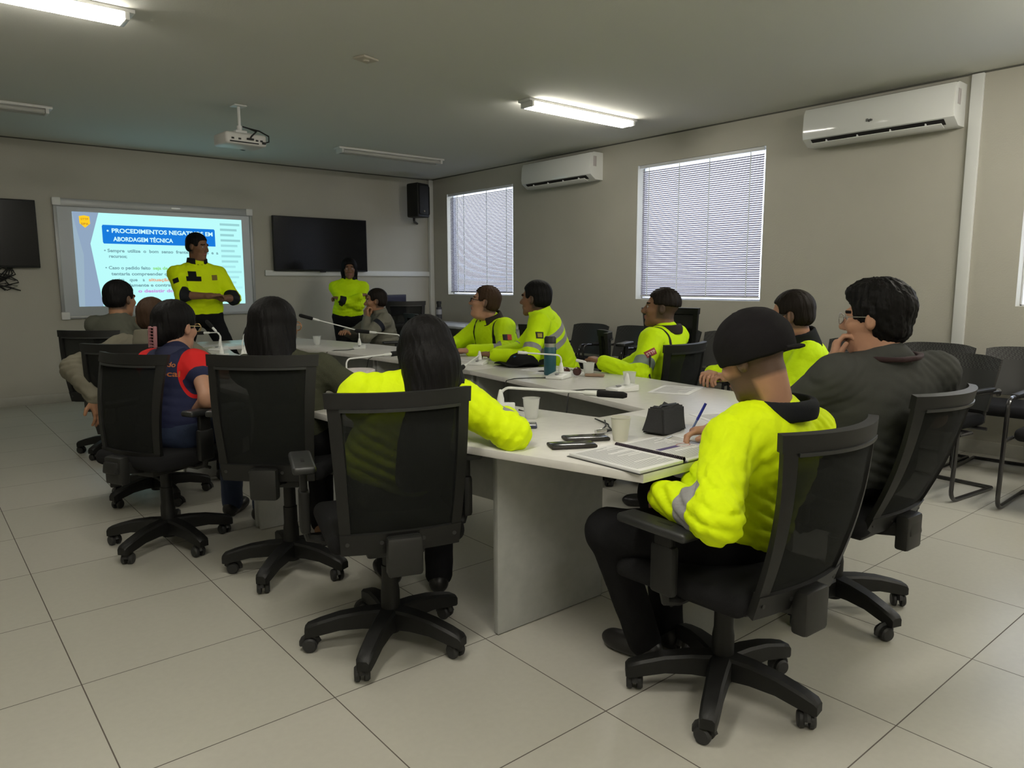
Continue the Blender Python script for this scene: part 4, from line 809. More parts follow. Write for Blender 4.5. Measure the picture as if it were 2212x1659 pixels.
    rg = lambda x: 1-2*np.abs(np.sin(x*.5))**.75
    def folds(P):
        o = 0; A_ = amp/.005
        for i in (0, 1):
            a = nrm(wr[i]-shl[i]); q_ = P-el_[i]; t = q_ @ a; dd = np.linalg.norm(q_, axis=1); o = o+np.exp(-(dd/.12)**2)*.0030*rg(t*200+2.5*np.sin((P @ l)*31)+2*np.sin((P @ spine)*23))*A_
            t2 = (P-shl[i]); d2 = np.linalg.norm(t2, axis=1); o = o+np.exp(-(d2/.15)**2)*.0026*rg((t2 @ (l*(1 if i == 0 else -1)+spine*.9))*150+2*np.sin((P @ bf)*27)+1)*A_
        t = (P-hips) @ spine; o = o+np.exp(-((t-.10)/.10)**2)*.0035*rg(t*150+3*np.sin((P @ l)*14+seed)+2*np.sin((P @ bf)*17))*A_; return o
    TV, TF = nets(cp, vox, cloth_noise(amp, seed, 1.0, folds)); at = {}
    for k, (kind, *pp) in enumerate(bands):
        if kind == 'ua' or kind == 'fa':     # band across the arm i between t0 and t1
            i, t0, t1 = pp; a, b = (shl[i], el_[i]) if kind == 'ua' else (el_[i], wr[i]); d = b-a; t = ((TV-a) @ d)/(d @ d); rr = np.linalg.norm(TV-a-t[:, None]*d, axis=1); g = np.minimum(np.minimum(t-t0, t1-t)*np.linalg.norm(d), .085-rr)
            if kind == 'ua': g = np.minimum(g, np.linalg.norm(TV-a-np.clip(t, 0, 1)[:, None]*d, axis=1)*-1+.095)
        elif kind == 'to':                   # ring round the trunk between fractions of the spine
            t0, t1 = pp; t = ((TV-hips) @ spine)/np.linalg.norm(neck-hips); g = np.minimum(t-t0, t1-t)*.5
            for i in (0, 1):
                d = el_[i]-shl[i]; tt = np.clip(((TV-shl[i]) @ d)/(d @ d), 0, 1); g = np.minimum(g, np.linalg.norm(TV-shl[i]-tt[:, None]*d, axis=1)-.070); d = wr[i]-el_[i]; tt = np.clip(((TV-el_[i]) @ d)/(d @ d), 0, 1); g = np.minimum(g, np.linalg.norm(TV-el_[i]-tt[:, None]*d, axis=1)-.062)
        elif kind == 'seam':                 # piping over the shoulder at lateral distance
            i, o_, wd_ = pp; s = 1 if i == 0 else -1; t = (TV-neck) @ (l*s); g = wd_-np.abs(t-o_+.25*np.minimum(0, (TV-neck) @ spine+.03)*0); g = np.minimum(g, ((TV-neck) @ spine)+.30)
        elif kind == 'half':                 # everything on one side of a plane: point fraction, direction mix (l, spine, bf), offset
            a, b, c, o_ = pp; g = (TV-neck) @ (l*a+spine*b+bf*c)-o_
        elif kind == 'seg':                  # narrow piping along a line on the surface
            pa, pb, rr_ = np.array(pp[0])-base, np.array(pp[1])-base, pp[2]; d = pb-pa; tt = np.clip(((TV-pa) @ d)/(d @ d), 0, 1); g = rr_-np.linalg.norm(TV-pa-tt[:, None]*d, axis=1)
        elif kind == 'up': g = ((TV-neck) @ spine)-pp[0]
        elif kind == 'arm':                  # whole sleeve
            i = pp[0]; d = el_[i]-shl[i]; tt = ((TV-shl[i]) @ d)/(d @ d); g = np.minimum(.10-np.linalg.norm(TV-shl[i]-np.clip(tt, 0, 1)[:, None]*d, axis=1), ((TV-neck) @ (l*(1 if i == 0 else -1)))-pp[1])
        nm = 'band%d' % k; at[nm] = g
    shirt = fast_mesh('jacket' if sleeves > .9 else 'shirt', TV, TF, top, r, at)
    # ---- collar
    if collar:
        cax = nrm(nrm(hc-neck)*.5+spine*.5); ca = neck-cax*(.02-cup)-bf*.006; cb = neck+cax*colh; w6 = w**.6*cr; RC = np.stack([nrm(bf-cax*(bf @ cax)), l, cax])
        cl = [rc(ca, cb, (.088)*w6, .079*w6, .01), rc(ca-cax*.05, cb+cax*.06, .070*w6, .066*w6, .004, -1), bx(cb+cax*.045, (.14, .14, .04), RC, .004, .004, -1), bx(cb+RC[0]*.09, (.035, .010+.03, .05), RC, .004, .012, -1), bx(ca-cax*.07, (.14, .14, .045), RC, .004, .004, -1)]
        cv, cf = nets(cl, .006, cloth_noise(.002, seed+5)); 
        if len(cf): fast_mesh('collar', cv, cf, collar, r)
    # ---- hair
    hn = None; M_ = M_HAIR[hcol]; hh = None
    if hair in ('short', 'fade', 'swept', 'thin'):
        g = {'short': .011, 'fade': .009, 'swept': .015, 'thin': .007}[hair]; hh = [el(H(-.018, 0, .042), (V3(.097, .078, .086)+g)*hsz, RH, .01), el(H(-.045, 0, -.01), V3(.065+g, .068+g, .06)*hsz, RH, .02)]
        fz = .045 if hair != 'thin' else .06
        hh += [bx(H(.115, 0, -.050+fz*.5), V3(.062, .2, .095)*hsz, RH, .03, .012, -1), bx(H(.10, 0, -.125), V3(.118, .2, .125)*hsz, RH, .02, .012, -1), bx(H(-.10, 0, -.165 if hair != 'fade' else -.12), V3(.2, .2, .105)*hsz, RH, .02, .012, -1)]
        for s in (1, -1): hh.append(el(H(.0, s*.088, -.012), V3(.030, .030, .036)*hsz, RH, .006, -1))
        if hair == 'fade': hh.append(bx(H(0, 0, -.08), V3(.2, .2, .10)*hsz, RH, .02, .01, -1))
        hn = strand_noise(.0013, hc, U, F_)
    elif hair == 'bushy':
        hh = [el(H(-.020, 0, .046), V3(.110, .092, .098)*hsz, RH, .02), el(H(-.05, 0, -.02), V3(.068, .078, .07)*hsz, RH, .02), el(H(.04, 0, .10), V3(.055, .06, .035)*hsz, RH, .02), el(H(.072, .0, .085), V3(.02, .045, .022)*hsz, RH, .02)]
        hh += [bx(H(.12, 0, -.05), V3(.055, .2, .105)*hsz, RH, .02, .012, -1), bx(H(.10, 0, -.15), V3(.105, .2, .14)*hsz, RH, .02, .012, -1), bx(H(-.1, 0, -.21), V3(.2, .2, .11)*hsz, RH, .02, .012, -1)]
        for s in (1, -1): hh += [el(H(.002, s*.098, -.014), V3(.030, .032, .034)*hsz, RH, .006, -1)]
        cn = cloth_noise(.009, seed, 2.4); sn = strand_noise(.003, hc, U, F_); hn = lambda P: cn(P)+sn(P)
    elif hair == 'updo':
        hh = [el(H(-.018, 0, .044), V3(.116, .095, .100)*hsz, RH, .01), el(H(-.055, 0, -.01), V3(.075, .075, .065)*hsz, RH, .02), el(H(-.105, .01, -.03), V3(.045, .05, .065)*hsz, RH, .02), bx(H(.115, 0, -.03), V3(.055, .2, .085)*hsz, RH, .02, .012, -1), bx(H(.09, 0, -.135), V3(.10, .2, .13)*hsz, RH, .02, .012, -1)]
        for s in (1, -1): hh.append(el(H(.0, s*.094, -.012), V3(.026, .026, .034)*hsz, RH, .006, -1))
        hn = strand_noise(.0016, hc, U, F_, 80)
    elif hair in ('long', 'longfront'):
        a1 = hc-F_*.055*hsz; dn = V3(0, 0, -1); end = neck-bf*.115*w-V3(0, 0, drop)
        hh = [el(H(-.020, 0, .040), V3(.115, .096, .100)*hsz, RH, .01), el(H(-.045, 0, -.05), V3(.085, .092, .10)*hsz, RH, .03), rc(H(-.06, .028, -.05), end+l*.035, .070, .052, .04), rc(H(-.06, -.028, -.05), end-l*.04, .070, .050, .04)]
        for s in (1, -1): hh.append(rc(H(.005, s*.078, .03), H(-.02, s*.085, -.15), fs, fs, .02))
        hh += [bx(H(.125, 0, -.04), V3(.055, .2, .10)*hsz, RH, .02, .012, -1), bx(H(.105, 0, -.15), V3(.085, .055, .15)*hsz, RH, .02, .012, -1)]
        sn = strand_noise(.0016, hc, U, F_, 90); hn = sn
    if hh:
        hv, hf = nets(hh, .005 if vox < .012 else .007, hn); ho = fast_mesh('hair', hv, hf, M_, r)
    if cap:
        mc = mat('black_cap_cloth', (.010, .009, .010), .95, bump=.3, bscale=800, spec=.15); tl = RH
        cpn = [el(H(-.018, 0, .036), V3(.122, .102, .112)*hsz, RH, .01), bx(H(0, 0, -.125), V3(.3, .3, .115)*hsz, RH, .004, .004, -1), bx(H(.03, 0, -.06), V3(.3, .3, .055)*hsz, np.stack([nrm(F_+U*.12), L_, nrm(U-F_*.12)]), .004, .004, -1)]
        cv, cf = nets(cpn, .0045, lambda P: .0012*np.cos(6*np.arctan2((P-hc) @ L_, (P-hc) @ F_)) + cloth_noise(.0035, 9)(P)); co = fast_mesh('cap', cv, cf, mc, r)
        #br = nets([el(H(.125, 0, .006), V3(.080, .078, .010)*hsz, np.stack([nrm(F_-U*.15), L_, nrm(U+F_*.15)]), .004)], .004); fast_mesh('cap_brim', *br, mc, co)
        p0 = H(-.145, -.03, -.012); build(MB().tube([H(-.128, .03, -.006), H(-.138, 0, -.01), H(-.140, -.025, -.012), H(-.143, -.045, -.014)], [.006, .008, .008, .005], 8), 'cap_strap', mc, co)
    if glasses:
        gm = mat('glasses_'+glasses, dict(gold=(.55, .42, .16), wire=(.35, .33, .3), dark=(.02, .015, .012), amber=(.35, .16, .06))[glasses], .3, metal=.6 if glasses in ('gold', 'wire') else 0); m = MB(); rr = .0016 if glasses == 'wire' else .0024
        for s in (1, -1):
            m.tube([tuple(H(.113-.006*abs(math.cos(t)), s*(.033+.025*math.cos(t)), .000+.020*math.sin(t))) for t in np.linspace(0, 2*PI, 19)], rr, 6, caps=False); m.tube([tuple(H(.108, s*.058, .006)), tuple(H(.09, s*.074, .008)), tuple(H(.0, s*.084, .010)), tuple(H(-.02, s*.082, -.006))], rr, 6)
        m.tube([tuple(H(.113, .009, .006)), tuple(H(.116, 0, .009)), tuple(H(.113, -.009, .006))], rr, 6); build(m, 'glasses', gm, r)
    # ---- legs
    kn = [B(k) for k in knees] if knees else [hips+f*.42+l*s*.12+V3(0, 0, -.03) for s in (1, -1)]; ft = [B(k) for k in feet] if feet else [k+V3(0, 0, -k[2]-base[2])-f*.02 for k in kn]
    lg = [el(hips+V3(0, 0, -.01 if not standing else -.03), (.135*w, .172*w, .12), RB, .04)]
    for i, s in ((0, 1), (1, -1)):
        hpn = hips+l*s*.095+V3(0, 0, -.035); an = ft[i]+V3(0, 0, .07); lg += [rc(hpn, kn[i], .092*w**.6, .068, .04), rc(kn[i], an, .067, .055, .03)]
    lo_ = nets(lg, .011, cloth_noise(.005, seed+3)); fast_mesh('trousers', *lo_, trousers or M_TROUS, r)
    for i, s in ((0, 1), (1, -1)):
        fd = nrm(f*.95+l*s*.2) if not hand[i].get('toe') else nrm(hand[i]['toe']); a = ft[i]; RF = np.stack([fd, np.cross(V3(0, 0, 1), fd), V3(0, 0, 1)])
        sv = nets([el(a-fd*.02+V3(0, 0, .045), (.05, .04, .045), RF, .02), rc(a-fd*.03+V3(0, 0, .036), a+fd*.13+V3(0, 0, .030), .034, .030, .02), el(a+fd*.09+V3(0, 0, .035), (.085, .044, .033), RF, .02), bx(a+V3(0, 0, -.02), (.3, .3, .022), None, .002, .002, -1)], .006); fast_mesh('shoe', *sv, shoes or M_SHOE, r)
    tag(r, label, 'person', group); r['_'] = 0; del r['_']
    return dict(root=r, shirt=shirt, body=body, neck=neck, hips=hips, l=l, bf=bf, spine=spine, sh=shl, el=el_, wr=wr, H=H, F=F_, L=L_, U=U, base=base)
def decal(name, target, parent, c, n, upv, w, h, mt, text=None, mb=None, off=.0025, nu=10, nv=8):
    """a sewn patch or print that follows the cloth: grid (or lettering) dropped onto the mesh along -n"""
    n = nrm(n); x = nrm(np.cross(upv, n)); y = np.cross(n, x); me = target.data; bv = BVHTree.FromPolygons([v.co for v in me.vertices], [tuple(p.vertices) for p in me.polygons])
    if text is not None:
        mb = text_mb(text, h, width=w, bold=.0006); 
        bmx = bmesh.new(); vv = [bmx.verts.new(v) for v in mb.v]
        for f_ in mb.f:
            try: bmx.faces.new([vv[i] for i in f_])
            except ValueError: pass
        pts = [(v.co.x-w/2, v.co.y-h*.35) for v in bmx.verts]; bmx.verts.index_update(); fs = [tuple(v.index for v in f_.verts) for f_ in bmx.faces]; bmx.free()
    else:
        pts = [(w*(i/nu-.5), h*(j/nv-.5)) for j in range(nv+1) for i in range(nu+1)]; fs = [(j*(nu+1)+i, j*(nu+1)+i+1, (j+1)*(nu+1)+i+1, (j+1)*(nu+1)+i) for j in range(nv) for i in range(nu)]
    out = []; last = None
    for a, b in pts:
        o_ = Vector(c+x*a+y*b+n*.15); hit = bv.ray_cast(o_, Vector(-n), .3)[0]; p = (hit+Vector(n)*off) if hit is not None else (last if last is not None else Vector(c)); last = p; out.append(tuple(p))
    m = MB(); m.add(out, fs); return build(m, name, mt, parent, smooth=True, angle=80)
JG = mat('collar_black', (.010, .011, .013), .9, bump=.2, bscale=400, spec=.2)
def HVM(n, *layers, base=HV): return paint_mat(n, base, [('band%d' % i, c, .6) for i, c in enumerate(layers)], rough=.75, bump=.45, bscale=24)
GR = 'people seated around the table'
def patch(d, name, i, t, w, h, mt, out=None, up_=None, text=None, tm=None, arm='ua', rot=0):
    a, b = (d['sh'][i], d['el'][i]) if arm == 'ua' else (d['el'][i], d['wr'][i]); c = a+(b-a)*t; n = nrm(out) ; u = -nrm(b-a) if up_ is None else np.array(up_, float)
    o = decal(name, d['shirt'], d['root'], c, n, u, w, h, mt)
    if text: decal('lettering', d['shirt'], o, c, n, u, w*.82, h*.62, tm, text=text, off=.0035)
    return o
M_OLV = mat('olive_knit', (.060, .062, .040), .9, bump=.6, bscale=250, spec=.1, stretch=(1, 1, 3)); M_KHK = mat('khaki_cloth', (.15, .14, .105), .85, bump=.3, bscale=500, spec=.15)
M_GTEE = mat('olive_grey_jersey', (.085, .088, .068), .9, bump=.2, bscale=600, spec=.1); M_DGREY = mat('charcoal_jersey', (.058, .060, .055), .9, bump=.25, bscale=700, spec=.12)
M_BEIGE = mat('beige_uniform_cloth', (.16, .155, .12), .85, bump=.3, bscale=500, spec=.15); M_JEANS = mat('blue_denim', (.018, .030, .07), .85, bump=.3, bscale=500)
M_MAROON = mat('maroon_collar', (.025, .008, .010), .8); M_RED = (.62, .015, .015); NAVY = (.018, .022, .062)
PEOPLE = {}
# woman in hi-vis with long hair, nearest the camera on the left arm
P = PEOPLE['A'] = person('woman in hi-vis jacket with long black hair, elbow on the near table', (.95, -.36, 0), (.97, -.34, .60), (1.015, -.445, .935), (1.085, -.425, 1.045), 62, -18, -8, byaw=66,
    lw=((1.28, -.12, .79), (1.345, -.545, .80)), hint=((-.6, .5, -.5), (-.7, -.9, 0)), hand=(dict(d=(1, .1, 0)), dict(d=(.5, .85, 0), curl=.5)), hair='long', hcol='black', drop=.27, top=HVM('hivis_a', GREYR, DARK), vox=.0075,
    bands=(('fa', 1, .10, .42), ('seg', (1.20, -.50, .985), (1.235, -.66, .93), .03)), bulk=.98, sh=.172, sc=.95, shoff=((0, 0, .02), (0, 0, -.01)), seed=3, skin='tan', hsz=.98, knees=((1.22, .10, .56), (1.40, -.02, .56)), feet=((1.20, .08, 0), (1.32, -.12, 0)), amp=.008, aw=1.12)
# woman in olive knit
P = PEOPLE['B'] = person('woman in olive knit top with long straight dark hair and thin glasses, seen from behind', (.98, .50, 0), (.97, .50, .61), (.955, .555, .960), (.945, .60, 1.10), 28, 0, 0, byaw=56,
    lw=((1.25, .85, .79), (1.40, .50, .79)), hint=((-.6, .5, -.5), (.1, -1, -.5)), hand=(dict(), dict(curl=.4)), hair='long', hcol='black', drop=.16, top=M_OLV, bulk=.95, sh=.168, sc=.95, glasses='amber', vox=.0085, seed=4, skin='tan', amp=.004, knees=((1.25, .85, .56), (1.38, .70, .56)), shoes=mat('tan_sandal', (.30, .16, .08), .6))
# woman in navy vest with red sleeves
P = PEOPLE['C'] = person('woman in navy vest with red short sleeves, pink claw clip and gold glasses', (.64, 1.22, 0), (.65, 1.22, .60), (.69, 1.27, .945), (.722, 1.33, 1.075), 30, -3, 0, byaw=34,
    lw=((.95, 1.60, .79), (.72, 1.15, .64)), hint=((-.2, .8, -.6), (-.1, -1, -.5)), hand=(dict(), dict(d=(.3, 1, .1), curl=.5)), sleeves=.16, hair='updo', hcol='black', top=paint_mat('navy_vest', NAVY, [('band0', M_RED, .6), ('band1', M_RED, .6), ('band2', NAVY, .6), ('band3', NAVY, .6)], rough=.8, bump=.25),
    bands=(('arm', 0, .105), ('arm', 1, .105), ('ua', 0, .34, .8), ('ua', 1, .34, .8)), bulk=1.02, sh=.135, sc=.95, glasses='gold', vox=.0085, seed=5, skin='light', trousers=M_JEANS, knees=((1.02, 1.50, .56), (1.12, 1.30, .56)), amp=.004, collar=mat('navy_collar', NAVY, .8), colh=.02)
h = P['H']; m = MB(); r_ = P['root']
R3 = Matrix([tuple(P['F']), tuple(P['L']), tuple(P['U'])]).transposed()
for s in (-1, 1):
    m.box(Vector(h(-.150, s*.016+.0, -.045)), (.020, .010, .105), R3, .004)
    for k in range(7): m.tube([tuple(h(-.158, s*.016, -.09+k*.015)), tuple(h(-.150, s*-.012, -.088+k*.015))], .0028, 6)
build(m, 'hair_claw', mat('pink_clip', (.30, .13, .14), .4), r_)
OR = mat('orange_print', (.42, .13, .03), .7); YL = mat('yellow_print', (.75, .42, .04), .7)
bk = P['neck']-P['spine']*.075-P['bf']*.08-P['l']*.04
decal('lettering', P['shirt'], r_, bk+P['l']*.02+V3(0, 0, .02), -P['bf'], (0, 0, 1), .15, .035, OR, text='Rainha do'); decal('lettering', P['shirt'], r_, bk+V3(0, 0, -.025)-P['l']*.03, -P['bf'], (0, 0, 1), .10, .04, OR, text='local')
patch(P, 'sleeve_print', 1, .40, .055, .012, YL, out=(.1, -1, .2), up_=(0, 0, 1)); patch(P, 'sleeve_print', 1, .50, .03, .012, YL, out=(.1, -1, .2), up_=(0, 0, 1))
# man in khaki jacket
P = PEOPLE['D'] = person('man in a khaki jacket, arm slung over his chair back', (.80, 2.14, 0), (.83, 2.14, .60), (.775, 2.07, .965), (.81, 2.13, 1.085), 62, -2, 0, byaw=42,
    lw=((.46, 2.02, .66), (1.15, 2.1, .79)), hint=((-1, .35, -.1), (.3, -1, -.5)), hand=(dict(d=(.1, -.2, -1), curl=.4), dict()), hair='thin', hcol='brown', top=M_KHK, bulk=1.12, seed=6, amp=.011, vox=.0095, collar=M_KHK, knees=((1.15, 2.5, .56), (1.25, 2.3, .56)))
# man in olive-grey shirt
P = PEOPLE['E'] = person('man in olive grey shirt, his head against the lower left of the slide', (.90, 3.60, 0), (.93, 3.62, .60), (.915, 3.555, 1.03), (.945, 3.58, 1.18), 32, -2, 0, byaw=45,
    lw=((1.3, 3.9, .79), (1.3, 3.55, .79)), hint=((-.5, .5, -.5), (.2, -1, -.5)), hair='short', hcol='black', top=paint_mat('olive_shirt', (.085, .088, .068), [('band0', (.008, .008, .009), .8)]), bands=(('ua', 1, .35, .62),), sleeves=.4, bulk=1.1, hsz=1.08, seed=7, vox=.0095, knees=((1.25, 3.95, .56), (1.35, 3.75, .56)))
# standing instructor
P = PEOPLE['F'] = person('man standing before the whiteboard in a hi-vis shirt, hands together', (1.93, 5.03, 0), (1.95, 5.03, 1.02), (1.945, 4.99, 1.475), (1.955, 4.975, 1.655), 305, -6, 0, byaw=270,
    lw=((2.06, 4.70, 1.155), (1.93, 4.62, 1.18)), hint=((1, .5, -.6), (-1, .3, -.6)), hand=(dict(d=(-.7, -.3, .35), curl=.7), dict(d=(.9, -.1, .1), curl=.6)), hair='short', hcol='black', skin='brown', sleeves=.60,
    top=HVM('hivis_f', JG.node_tree.nodes['Principled BSDF'].inputs[0].default_value[:3], JG.node_tree.nodes['Principled BSDF'].inputs[0].default_value[:3]), bands=(('fa', 0, .02, .5), ('fa', 1, .02, .5)), bulk=1.28, sh=.20, collar=JG, colh=.065, shz=-.085, cup=.01, seed=8, vox=.010, standing=True,
    knees=((2.25, 5.0, .52), (1.76, 5.04, .50)), feet=((2.36, 5.02, 0), (1.72, 5.06, 0)), belly=.02)
o = decal('chest_patch', P['shirt'], P['root'], P['neck']+P['bf']*.1-P['spine']*.12-P['l']*.08, P['bf'], (0, 0, 1), .13, .045, JG); decal('chest_patch', P['shirt'], P['root'], P['neck']+P['bf']*.1-P['spine']*.075-P['l']*.09, P['bf'], (0, 0, 1), .07, .05, JG)
patch(P, 'sleeve_patch', 1, .35, .055, .05, JG, out=(-.6, -1, .1)); decal('name_patch', P['shirt'], P['root'], P['neck']+P['bf']*.1-P['spine']*.11+P['l']*.12, P['bf'], (0, 0, 1), .06, .05, mat('olive_patch', (.20, .15, .02), .7))
build(MB().tube([tuple(P['neck']+P['bf']*(.13+.02*math.sin(t*3))-P['spine']*(.05+t*.4)) for t in np.linspace(0, 1, 8)], .004, 6), 'zip', mat('zip_green', (.35, .5, .02), .5), P['root'])
# standing woman
P = PEOPLE['G'] = person('woman standing with crossed arms in a hi-vis jacket under the right television', (4.0, 5.84, 0), (4.0, 5.86, .90), (4.03, 5.85, 1.325), (4.02, 5.82, 1.475), 245, -3, 0, byaw=238,
    lw=((3.83, 5.70, 1.10), (4.04, 5.60, 1.14)), hint=((.85, -.53, -1.4), (-.85, .53, -1.4)), hand=(dict(d=(-.5, .8, .3), curl=.9), dict(d=(.8, .3, .2), curl=.9)), hair='long', drop=.02, fs=.014, hcol='black', skin='brown', shz=-.08, top=HVM('hivis_g', (.10, .20, .02), DARK, base=HV2), bands=(('to', .40, .50), ('fa', 0, .78, 1.1)), bulk=1.05, sh=.175, sc=.93, collar=JG, seed=9, vox=.011, standing=True,
    knees=((4.08, 5.82, .48), (3.93, 5.88, .48)), feet=((4.10, 5.84, 0), (3.91, 5.90, 0)), amp=.007)
# man in beige
P = PEOPLE['H'] = person('man in beige uniform resting his chin on his hand', (3.60, 4.24, 0), (3.60, 4.23, .60), (3.53, 4.235, .965), (3.50, 4.25, 1.108), 152, 0, 0, byaw=165,
    lw=((3.37, 4.21, .93), (3.20, 4.35, .79)), hint=((-.9, -.5, -.9), (0, .8, -.5)), hand=(dict(d=(-.05, .1, 1), up=(-1, 0, 0), curl=1.1), dict()), hair='short', hcol='dark', top=paint_mat('beige_shirt', (.16, .155, .12), [('band0', (.01, .012, .02), .8)]), bands=(('ua', 0, .25, .42),), bulk=1.08, seed=10, vox=.011, collar=M_BEIGE, amp=.008)
# four men along the right arm
P = PEOPLE['I'] = person('man with brown hair and glasses in a hi-vis jacket under the far window', (3.42, 2.0, 0), (3.40, 2.0, .60), (3.245, 1.955, .995), (3.185, 1.965, 1.145), 138, 12, 0, byaw=172,
    lw=((2.86, 1.72, .80), (2.86, 2.08, .80)), hint=((.3, -1, -.6), (.3, 1, -.6)), hand=(dict(curl=.6), dict()), hair='short', hcol='brown', skin='light', top=HVM('hivis_i', GREYR, DARK, GREYR, DARK, base=HV2), bands=(('fa', 0, .15, .38), ('seam', 0, .125, .011), ('to', .30, .42), ('seam', 1, .125, .011)), bulk=1.22, collar=mat('brown_black_collar', (.022, .014, .010), .9), glasses='dark', seed=11, vox=.009, belly=.03, knees=((3.0, 1.88, .56), (3.0, 2.12, .56)), feet=((3.02, 1.86, 0), (3.02, 2.14, 0)))
RP = mat('red_flag', (.60, .05, .02), .7); KP = mat('black_patch', (.015, .012, .01), .7); YP = mat('olive_yellow_patch', (.33, .28, .02), .7)
patch(P, 'flag_patch', 0, .42, .062, .045, KP, out=(-.55, -.85, .1), up_=(0, 0, 1)); c = P['sh'][0]+(P['el'][0]-P['sh'][0])*.42
decal('flag_red', P['shirt'], P['root'], c+V3(.018, -.012, 0), (-.55, -.85, .1), (0, 0, 1), .034, .042, RP, off=.004)
P = PEOPLE['J'] = person('man in a hi-vis jacket with two grey stripes across the back', (3.40, 1.33, 0), (3.40, 1.33, .60), (3.185, 1.315, 1.055), (3.165, 1.345, 1.180), 112, 2, 0, byaw=132,
    lw=((2.80, 1.36, .80), (2.98, 1.55, .79)), hint=((-.1, -.9, -.7), (.6, .6, -.6)), hand=(dict(curl=.9), dict(skip=1)), hair='short', hcol='black', skin='brown', top=HVM('hivis_j', GREYR, GREYR, GREYR, base=HV2), bands=(('ua', 0, .66, .80), ('to', .60, .68), ('to', .73, .81)), bulk=1.14, seed=12, vox=.009, knees=((3.02, 1.45, .56), (3.08, 1.62, .56)), feet=((3.05, 1.42, 0), (3.1, 1.66, 0)), collar=mat('hivis_collar', HV2, .8))
patch(P, 'sleeve_patch', 0, .35, .058, .045, KP, out=(-.35, -.95, .1), up_=(.1, .1, 1)); decal('patch_motif', P['shirt'], P['root'], P['sh'][0]+(P['el'][0]-P['sh'][0])*.35, (-.35, -.95, .1), (.1, .1, 1), .034, .028, YP, off=.004)
P = PEOPLE['K'] = person('man with faded hair in a hi-vis jacket with a black cord hanging down his sleeve', (3.38, .46, 0), (3.40, .46, .58), (3.435, .375, .985), (3.41, .405, 1.130), 128, 6, 0, byaw=104,
    lw=((3.00, .52, .80), (3.25, .75, .66)), hint=((-.5, -.9, -.9), (.5, .6, -.6)), hand=(dict(curl=.9), dict(skip=1)), hair='fade', hcol='dark', skin='brown', top=HVM('hivis_k', (.22, .28, .24), DARK, base=HV2), bands=(('ua', 0, .60, .82), ('seam', 0, .120, .009)), bulk=1.14, collar=mat('dark_red_collar', (.018, .010, .012), .9), seed=13, vox=.0085, knees=((3.12, .62, .56), (3.16, .86, .56)), feet=((3.14, .60, 0), (3.2, .88, 0)), cup=.03, colh=.04, shoff=((-.01, .0, .0), (0, 0, 0)))
patch(P, 'badge_patch', 0, .42, .080, .042, mat('badge_red', (.25, .03, .03), .7), out=(-.5, -.85, .25), up_=(-.35, .15, .9), text='STTP', tm=mat('badge_white', (.65, .5, .45), .7))
c0 = P['neck']; e0 = P['el'][0]; s0 = P['sh'][0]; q = V3(-.5, -.85, .2)*.075
build(MB().tube([tuple(c0+P['bf']*.10+V3(0, 0, -.02)), tuple(c0+P['bf']*.12+P['l']*.10-V3(0, 0, .06)), tuple((s0+e0)/2+q*1.05), tuple(e0*.7+s0*.3+q+V3(0, -.01, -.05)), tuple(e0+q*1.2+V3(.03, -.02, -.04))], .0055, 8), 'cord', M_BLK2, P['root'])
P = PEOPLE['L'] = person('man with short beard and dark collar in hi-vis, partly hidden behind the capped man', (3.48, -.60, 0), (3.46, -.60, .60), (3.34, -.60, .965), (3.29, -.56, 1.118), 112, -4, 0, byaw=128,
    lw=((3.02, -.42, .80), (3.03, -.26, .80)), hint=((-.1, -.9, -.5), (.8, .3, -.6)), hand=(dict(d=(-.6, .6, .05), curl=.8), dict(d=(-.8, -.3, .05), curl=.8)), hair='short', hcol='dark', skin='light', beard='dark', glasses='dark', top=HVM('hivis_l', base=HV2), bulk=1.12, collar=JG, colh=.07, seed=14, vox=.0085, knees=((3.02, -.22, .56), (3.25, -.2, .56)), feet=((2.94, .06, 0), (3.2, -.1, 0)))
# man in dark grey shirt
P = PEOPLE['M'] = person('heavy man in dark grey shirt with bushy black hair, chin on his hand', (2.44, -1.35, 0), (2.45, -1.31, .61), (2.385, -1.470, 1.0), (2.385, -1.405, 1.160), 98, 0, 0, byaw=62,
    lw=((2.305, -1.29, .985), (2.78, -1.22, .76)), hint=((-.5, .5, -1), (.5, -.9, -.5)), hand=(dict(d=(.25, -.05, 1), up=(-.5, .85, 0), curl=.9), dict()), sleeves=.28, hair='bushy', hcol='black', skin='light', glasses='wire', beard=None, top=M_DGREY, bulk=1.36, sh=.205, vox=.0075, seed=15, amp=.006, collar=M_MAROON, hsz=1.02, colh=.035, cup=.07, cr=.95, knees=((2.35, -.88, .56), (2.60, -.90, .56)), feet=((2.32, -.95, 0), (2.62, -.92, 0)))
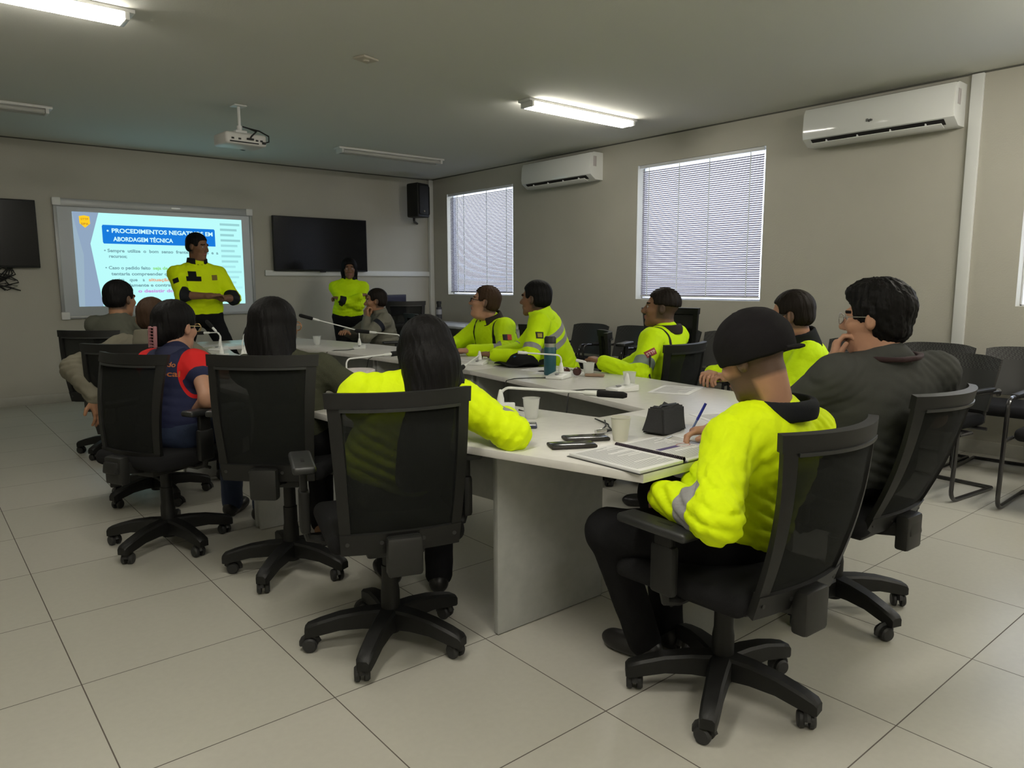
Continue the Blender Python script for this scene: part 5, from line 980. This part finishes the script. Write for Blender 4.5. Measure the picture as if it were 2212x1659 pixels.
# capped man writing
P = PEOPLE['N'] = person('man in black cap and hi-vis jacket writing with a blue pen at the near corner', (1.58, -1.39, 0), (1.61, -1.33, .54), (1.685, -1.455, .885), (1.625, -1.385, 1.068), 92, -22, -4, byaw=80,
    lw=((1.37, -1.255, .66), (1.81, -1.15, .79)), hint=((-.6, -.8, -.3), (.8, -.6, -.5)), hand=(dict(d=(.75, .6, -.35), curl=.6, toe=(-.1, 1, 0)), dict(d=(-.75, .65, -.10), up=(.2, .2, 1), curl=(.75, .8, .95, 1.0), pinch=True)), sleeves=.97, hair='fade', hcol='dark', skin='light', beard='dark', cap=True,
    top=HVM('hivis_n', GREYR), bands=(('fa', 0, .22, .46),), bulk=1.14, sh=.178, vox=.0065, seed=16, amp=.008, collar=JG, knees=((1.34, -1.07, .505), (1.74, -.95, .53)), feet=((1.53, -1.07, 0), (1.68, -1.05, 0)), hsz=1.0, colh=.06, shz=-.065, cup=.055, cr=1.06)
gt = mat('grey_print_dark', (.06, .08, .02), .7); bk = P['neck']-P['spine']*.10-P['bf']*.10
decal('lettering', P['shirt'], P['root'], bk-P['l']*.085+V3(0, 0, .055), -P['bf'], (0, 0, 1), .26, .038, gt, text='MOBILIDADE')
w_ = P['wr'][1]+P['base']; tip = Vector((1.765, -1.085, ZT+.006)); top_ = tip+Vector((.035, .0, .13))
tip = Vector(tuple(w_+V3(-.085, .075, -.045))); tip.z = ZT+.004; d = Vector((.30, -.30, .90)).normalized()
r = empty('ballpoint_pen', tuple(tip)); build(MB().tube([(0, 0, 0), tuple(d*.010)], [.0005, .0025], 10), 'tip', M_SILV, r); build(MB().tube([tuple(d*.010), tuple(d*.085)], .0038, 10), 'barrel', mat('clear_blue_barrel', (.12, .18, .35), .2), r); build(MB().tube([tuple(d*.085), tuple(d*.150)], .0048, 10), 'cap', mat('pen_blue', (.01, .02, .30), .3), r); tag(r, 'blue ballpoint pen held by the man in the black cap', 'pen')
import OpenImageIO as oiio, sys, numpy as np
b=oiio.ImageBuf('/workdir/render_main.png'); a=b.get_pixels(oiio.FLOAT)[...,:3]*255
h,w=a.shape[:2]; k=w/2212
for n,(x,y) in dict(floorL=(300,1420),floorM=(1150,1450),floorR=(2050,1250),wallfar=(700,430),wallfarL=(60,700),wallR=(1900,450),wallR2=(2170,400),wallmid=(1250,480),ceilL=(300,150),ceilM=(900,60),ceilR=(1900,80),ceilC=(1000,250),table=(1250,930),tableR=(1500,870),panel=(1180,1200),hv_back=(880,830),hvN=(1650,1000),slide=(300,470),win=(1500,450),tv=(680,520),chair=(850,1000),trim=(2080,500),AC=(1850,240)).items():
    X,Y=int(x*k),int(y*k); print(n,a[Y-2:Y+3,X-2:X+3].mean((0,1)).astype(int))
